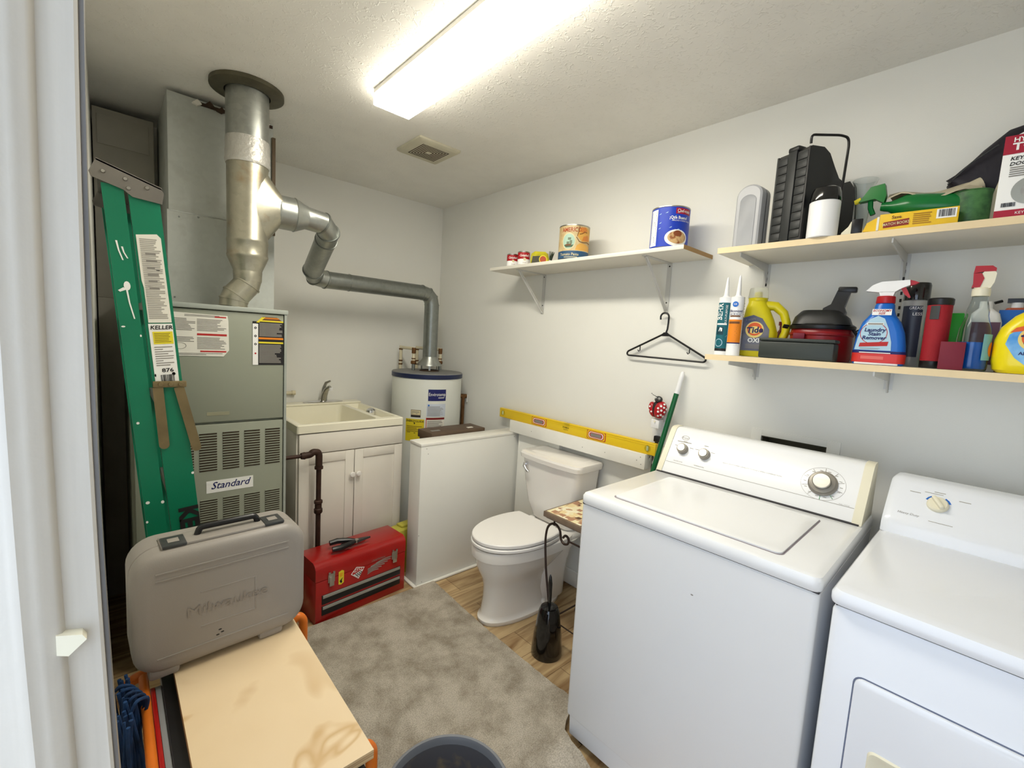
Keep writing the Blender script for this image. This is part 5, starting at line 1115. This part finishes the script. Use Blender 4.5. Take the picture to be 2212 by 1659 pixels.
# yellow detergent bottle (handle)
x,y=-.155,-2.475; t=thing('laundry_detergent_bottle','yellow handled detergent bottle behind the caulk tubes','bottle',(x,y,ZL),R(-72))
g=G(); g.loft([orect(.058,.036,.03,0,-.012),orect(.062,.040,.03,.006,-.012),orect(.062,.040,.03,.09,-.012),orect(.052,.038,.03,.14,-.018),orect(.040,.034,.03,.18,-.024),orect(.032,.031,.028,.20,-.026),orect(.031,.030,.028,.208,-.026)],oliveY); g.out('bottle',t)
g=G(); g.tube([(.0,0,.193),(.035,0,.19),(.062,0,.165),(.074,0,.13),(.074,0,.095),(.062,0,.06),(.045,0,.045)],.015,oliveY,14,rs=[.018,.017,.015,.014,.014,.015,.018]); g.out('handle',t)
g=G(); g.lathe([(.032,.208),(.033,.218),(.0315,.219),(.012,.222),(.011,.24),(.001,.242)],oliveY,c=(-.026,0,0),n=28); g.out('pour_neck',t)
g=G(); g.lathe([(.034,.219),(.031,.252),(.029,.256),(.001,.2565)],frost,c=(-.026,0,0),n=28,caps=False); g.out('clear_cap',t)
PT_=FL((-.012,-.0402,0),(1,0,0),(0,0,1))
def tide(P_,g,sc,cx_,cz_,oxi):
    if oxi: g.poly(P_,[(cx_-.045*sc,cz_-.07*sc),(cx_+.03*sc,cz_-.07*sc),(cx_+.046*sc,cz_-.05*sc),(cx_+.046*sc,cz_+.01*sc),(cx_+.02*sc,cz_+.05*sc),(cx_-.01*sc,cz_+.062*sc),(cx_-.045*sc,cz_+.05*sc)],mat('tide_slate',(62,68,100),.5,col2=(120,120,130),vs=14),.0006)
    g.ell(P_,cx_-.002*sc,cz_+.008*sc,.030*sc,.030*sc,mat('tide_pale_yellow',(250,224,130),.5),.0012,32); g.ell(P_,cx_-.002*sc,cz_+.010*sc,.024*sc,.024*sc,mat('tide_orange',(238,100,34),.5),.0018,32); g.ell(P_,cx_-.002*sc,cz_+.007*sc,.020*sc,.014*sc,mat('tide_pale_yellow',(250,224,130),.5),.0022,28)
    g.text(P_,'Tide',.030*sc,cx_-.002*sc,cz_+.006*sc,mat('tide_navy',(24,24,90),.5),.003,shear=.15,off=.03,rot=R(5))
g=G(); tide(PT_,g,1.0,-.012,.092,True); g.text(PT_,'OXI',.022,-.014,.060,pwhite,.002,off=.03); g.lines(PT_,-.04,.024,.03,.046,3,pgrey,3,.0014); g.text(PT_,'+ simply',.010,-.030,.138,pgrey,.002,rot=R(15)); g.out('label',t,'dark blue label')
# red bottle far behind (seen through the handle)
g=G(); g.lathe([(.016,0),(.018,.01),(.018,.09),(.008,.11),(.008,.125),(.012,.126),(.012,.14)],mat('brick_red_glass',(120,30,20),.3),n=20); single(g,'small_red_bottle','small dark red bottle seen behind the yellow bottle handle','bottle',(0,0,0)); bpy.data.objects['small_red_bottle'].location=(-.045,-2.505,ZL)
# dark lunch tin
t=thing('black_storage_box','low black box at the front edge of the lower shelf','box',(-.25,-2.62,ZL),R(-88))
bb=mat('worn_black_box',(52,58,54),.5,var=.06,vs=12); g=G(); g.box(-.108,.112,-.035,.035,0,.058,bb,.006); g.out('box_body',t)
g=G(); g.box(-.11,.114,-.037,.037,.0585,.070,bb,.005); g.out('box_lid',t)
# vacuum
x,y=-.125,-2.655; t=thing('handheld_vacuum','red and black small wet dry vacuum on the lower shelf','vacuum',(x,y,ZL),R(-84))
vr=mat('dark_red_plastic',(140,16,22),.35); g=G(); g.lathe([(.088,0),(.092,.01),(.092,.085),(.095,.088),(.095,.094),(.092,.097),(.090,.108)],vr,n=36,sy=.85); g.box(-.07,-.035,-.083,-.076,.07,.092,darkred,.002); g.out('tank',t)
g=G(); g.lathe([(.096,.108),(.098,.112),(.098,.120),(.090,.126)],black,n=36,sy=.86)
g.loft([orect(.086,.07,.04,.124),orect(.078,.064,.04,.150,-.002),orect(.058,.05,.035,.170,-.006),orect(.05,.045,.03,.174,-.008)],bks); g.out('motor_head',t)
g=G(); g.loft([[Vector((a_,b_,c2_)) for a_,b_,c2_ in ((-.01,-.025,.14),(.06,-.025,.135),(.06,.025,.135),(-.01,.025,.14))],[Vector(q_) for q_ in ((.0,-.022,.182),(.064,-.022,.170),(.064,.022,.170),(.0,.022,.182))],[Vector(q_) for q_ in ((.02,-.016,.196),(.058,-.016,.186),(.058,.016,.186),(.02,.016,.196))],[Vector(q_) for q_ in ((.034,-.014,.243),(.070,-.014,.238),(.070,.014,.238),(.034,.014,.243))]],black)
g.box(.026,.078,-.016,.016,.238,.256,black,.004,M=Matrix.Rotation(R(2),4,'Y')); g.out('handle',t)
g=G(); g.tube([(-.095,-.03,.118),(-.108,-.04,.12),(-.112,-.03,.114),(-.100,-.02,.112)],.004,black,8); g.tube([(.09,-.02,.112),(.105,-.03,.09),(.108,-.035,.03),(.10,-.03,.005)],.005,black,8); g.tube([(.10,-.03,.105),(.125,-.02,.12),(.15,.0,.13)],.0025,black,6); g.out('cord',t)
# stain remover
x,y=-.22,-2.835; t=thing('stain_remover_bottle','blue and white laundry stain remover spray bottle','spray bottle',(x,y,ZL),R(-86))
sb=mat('deep_blue_bottle',(14,104,200),.3); g=G(); yd=.028
S=[(.060,.0,.0),(.064,.008,0),(.064,.03,0),(.062,.06,0),(.056,.10,-.001),(.046,.13,-.002),(.032,.15,-.002),(.025,.165,-.0),(.024,.18,0),(.021,.187,0)]
g.loft([orect(hx,min(yd,hx*.9),.02,z,cx_) for hx,z,cx_ in S],sb)
g.loft([orect(.0645,yd+.0005,.02,.006),orect(.0648,yd+.0008,.02,.034)],mat('label_red_orange',(214,52,44),.4)); g.loft([orect(.0646,yd+.0006,.02,.034),orect(.0644,yd+.0008,.02,.042)],pnavy); g.box(-.055,.05,-yd-.001,yd,0,.006,white,.002); g.out('bottle',t)
PS=FL((0,-yd-.0008,0),(1,0,0),(0,0,1))
g=G(); g.poly(PS,[(-.058,.044),(.030,.044),(.028,.07),(.018,.11),(.006,.14),(-.010,.148),(-.028,.138),(-.044,.115),(-.053,.08)],plb,.0006); g.rect(PS,-.026,.020,.150,.168,pwhite,.0006); g.text(PS,'ECONOMY',.0085,-.003,.163,pred,.0012,off=.02,shear=.2); g.text(PS,'SIZE',.0085,-.003,.155,pred,.0012,off=.02,shear=.2)
g.ell(PS,-.016,.095,.033,.032,pred,.001,36,inner=.95)
for s_,z_ in (('Laundry',.105),('Stain',.093),('Remover',.081)): g.text(PS,s_,.0155,-.014,z_,pnavy,.0016,off=.025,shear=.15)
g.poly(PS,[(-.048,.053),(.020,.058),(.022,.071),(-.046,.065)],pred,.0012); g.rect(PS,-.034,.006,.120,.127,pwhite,.0016); g.rect(PS,-.032,.004,.1215,.1255,pgrey,.0018); g.lines(PS,-.045,.005,.046,.051,2,pgrey,3,.0012,.3); g.rect(PS,-.045,.03,.035,.0375,pwhite,.0008); g.rect(PS,-.04,.015,.016,.026,mat('pale_red_print',(226,110,100),.5),.0008)
g.out('label',t)
g=G(); g.lathe([(.0225,.187),(.0235,.190),(.0225,.207),(.020,.209)],redd,n=28); g.out('neck_collar',t)
g=G(); g.loft([[Vector(q_) for q_ in ((-.014,-.013,.208),(.016,-.013,.208),(.016,.013,.208),(-.014,.013,.208))],[Vector(q_) for q_ in ((-.018,-.013,.222),(.020,-.013,.222),(.020,.013,.222),(-.018,.013,.222))]],white)
hp=[(-.050,.225),(-.034,.243),(-.015,.252),(.05,.255),(.052,.240),(.035,.232),(.018,.220),(-.016,.220)]
g.prism(hp,-.013,.013,white,'xz'); g.out('spray_head',t)
g=G(); g.prism([(.0505,.255),(.060,.252),(.071,.247),(.062,.241),(.0505,.239)],-.010,.010,redd,'xz'); g.out('nozzle',t,'red nozzle')
g=G(); g.prism([(.030,.234),(.042,.236),(.056,.205),(.052,.203),(.040,.215)],-.007,.007,redd,'xz'); g.out('trigger',t,'red trigger')
# aerosol
x,y=-.13,-2.895; t=thing('silver_spray_can','silver can with tall black cap behind the stain remover','spray can',(x,y,ZL))
g=G(); g.lathe([(.031,0),(.033,.003),(.033,.198),(.029,.204)],mat('silver_can_print',(190,192,192),.3,.5),n=32); g.out('can_body',t)
g=G(); g.lathe([(.0315,.204),(.0315,.248),(.029,.256),(.001,.257)],blackg,n=32); g.out('cap',t)
P_=CY(0,0,0,.033,facing(x,y)-.1); g=G(); g.rect(P_,-.028,.022,.03,.185,mat('slate_print',(52,56,70),.4),.0008,8); g.text(P_,'GREASE',.012,.006,.178,pwhite,.0014,sx=.8); g.text(P_,'LESS',.012,.010,.160,pwhite,.0014); g.out('label',t)
# red thermos
x,y=-.205,-2.957; t=thing('red_speaker_tube','red cylinder with black ends beside the spray can','cylinder',(x,y,ZL))
g=G(); g.lathe([(.027,.02),(.0275,.022),(.0275,.180),(.027,.182)],mat('red_mesh_fabric',(166,20,34),.6,bump=.4,bs=900),n=36); g.out('body',t)
g=G(); g.lathe([(.027,0),(.0278,.002),(.0278,.02),(.027,.021)],black,n=36); g.out('base_ring',t)
g=G(); g.lathe([(.028,.181),(.029,.184),(.029,.198),(.026,.201),(.001,.201)],black,n=36); g.out('top_cap',t)
P_=CY(0,0,0,.0275,facing(x,y)-.35); g=G(); g.rect(P_,-.010,.010,.140,.178,dgrey,.0015,5); g.out('control_strip',t)
# maroon box, green box
g=G(); g.box(-.024,.026,-.012,.012,0,.076,darkred,.001,M=Matrix.Rotation(R(-86),4,'Z')); single(g,'maroon_box','small square maroon box left of the blue window cleaner','box',(0,0,0)); bpy.data.objects['maroon_box'].location=(-.262,-2.998,ZL)
g=G(); g.box(-.018,.018,-.02,.02,0,.165,mat('bright_green_card',(40,170,40),.5),.002); single(g,'green_box','bright green narrow box behind the maroon box','box',(0,0,0)); bpy.data.objects['green_box'].location=(-.12,-2.985,ZL)
# white jug behind
t=thing('white_cleaner_bottle','white bottle with purple label behind the blue cleaner','bottle',(-.105,-3.045,ZL),R(-84))
g=G(); g.loft([orect(.035,.02,.015,0),orect(.036,.022,.015,.01),orect(.036,.022,.015,.14),orect(.030,.02,.015,.165),orect(.014,.014,.012,.18),orect(.013,.013,.012,.20)],white); g.out('bottle',t)
g=G(); g.rect(FL((0,-.0222,0),(1,0,0),(0,0,1)),-.026,.032,.02,.14,mat('purple_brown_print',(110,74,96),.5),.0006); g.out('label',t,'purple label')
# blue glass cleaner
x,y=-.22,-3.035; t=thing('window_cleaner_bottle','clear spray bottle half full of blue liquid with red trigger','spray bottle',(x,y,ZL))
bprof=[(.030,0),(.033,.004),(.034,.012),(.033,.05),(.034,.085),(.032,.115),(.026,.135),(.0225,.150),(.0225,.165),(.019,.18),(.016,.196),(.016,.206)]
g=G(); g.lathe(bprof+[(.0150,.206),(.0150,.196),(.018,.18),(.0213,.165),(.0213,.150),(.0248,.135),(.0308,.115),(.0328,.085),(.0318,.05),(.0328,.012),(.0315,.0055),(.001,.0045)],glass,n=36); g.out('bottle',t)
g=G(); g.lathe([(.030,.0060),(.0318,.0125),(.0308,.05),(.0316,.078),(.001,.0785)],bluel,n=36); g.out('liquid',t,'blue liquid')
a=facing(x,y); P_=CY(0,0,0,.0345,a+R(88)+1.15); g=G(); g.rect(P_,-.02,.03,.03,.10,mat('aqua_label_print',(130,190,200),.4),.0008,8); g.ell(P_,.006,.06,.012,.02,porange,.0016,18); g.out('label',t)
g=G(); g.lathe([(.018,.203),(.0185,.206),(.0185,.222),(.015,.226)],cream,n=24)
M=Matrix.Rotation(R(-84),4,'Z')
g.prism([(-.015,.224),(-.012,.252),(.0,.268),(.018,.272),(.024,.262),(.022,.24),(.016,.224)],-.011,.011,cream,'xz'); g.out('spray_head',t)
g=G(); g.prism([(-.020,.264),(-.018,.284),(.014,.283),(.022,.276),(.022,.268),(-.0,.268)],-.012,.012,redd,'xz'); g.prism([(-.020,.264),(-.018,.236),(-.020,.226),(-.004,.226),(.002,.25),(-.004,.264)],-.0125,.0125,redd,'xz'); g.out('trigger',t,'red trigger and cap')
t.rotation_euler=(0,0,R(-88)); t.location=(x,y,ZL)
# yellow tide
x,y=-.205,-3.145; t=thing('yellow_detergent_bottle','bright yellow detergent jug at the right end of the lower shelf','bottle',(x,y,ZL),R(-90))
g=G(); g.loft([orect(.058,.038,.03,0),orect(.068,.044,.035,.008),orect(.072,.046,.035,.03),orect(.072,.046,.035,.085),orect(.066,.045,.035,.12,.004),orect(.052,.040,.03,.15,.012),orect(.036,.034,.03,.17,.022),orect(.031,.031,.028,.182,.026)],tideY); g.out('bottle',t)
g=G(); g.lathe([(.032,.182),(.033,.19),(.013,.193),(.012,.205),(.001,.206)],tideY,c=(.026,0,0),n=28); g.out('pour_neck',t)
g=G(); g.lathe([(.034,.190),(.031,.222),(.001,.2235)],frost,c=(.026,0,0),n=28,caps=False); g.out('clear_cap',t)
PQ=FL((0,-.0463,0),(1,0,0),(0,0,1)); g=G()
g.poly(PQ,[(-.050,.075),(-.030,.040),(-.008,.020),(.05,.014),(.06,.05),(.06,.115),(.03,.135),(-.02,.125),(-.045,.10)],mat('sky_label_print',(70,150,225),.5,col2=(150,205,245),vs=20),.0006)
g.poly(PQ,[(-.045,.105),(-.035,.118),(.0,.130),(.012,.124),(-.002,.114)],mat('tide_orange',(238,100,34),.5),.0012)
tide(PQ,g,1.05,.004,.082,False); g.text(PQ,'SIMPLY',.008,.002,.0605,pred,.003,off=.01); g.text(PQ,'ALL IN ONE',.0115,.006,.052,pnavy,.0024,off=.02); g.text(PQ,'+ + +',.014,.006,.040,pwhite,.002,off=.03); g.lines(PQ,-.008,.04,.022,.033,3,pwhite,4,.0016,.4); g.out('label',t,'blue burst label')
# bottle behind
t=thing('orange_cleaner_bottle','blue and orange bottle with black sprayer behind the yellow jug','bottle',(-.055,-3.105,ZL))
g=G(); g.loft([orect(.022,.034,.015,0),orect(.024,.036,.015,.01),orect(.024,.036,.015,.15),orect(.014,.02,.01,.185)],mat('rust_bottle',(176,84,48),.4)); g.out('bottle',t)
g=G(); g.rect(FL((-.0243,0,0),(0,-1,0),(0,0,1)),-.033,.033,.15,.178,pblue,.0012) ; g.rect(FL((-.0243,0,0),(0,-1,0),(0,0,1)),-.033,.033,.10,.15,pblue,.0008); g.out('label',t)
g=G(); g.lathe([(.012,.185),(.012,.2)],white,n=16); g.prism([(-.03,.2),(-.02,.212),(.02,.212),(.02,.2)],-.01,.01,black,'yz'); g.tube([(-.0,.03,.206),(-.005,.045,.2)],.004,black,8); g.out('sprayer',t)
bpy.context.view_layer.update()
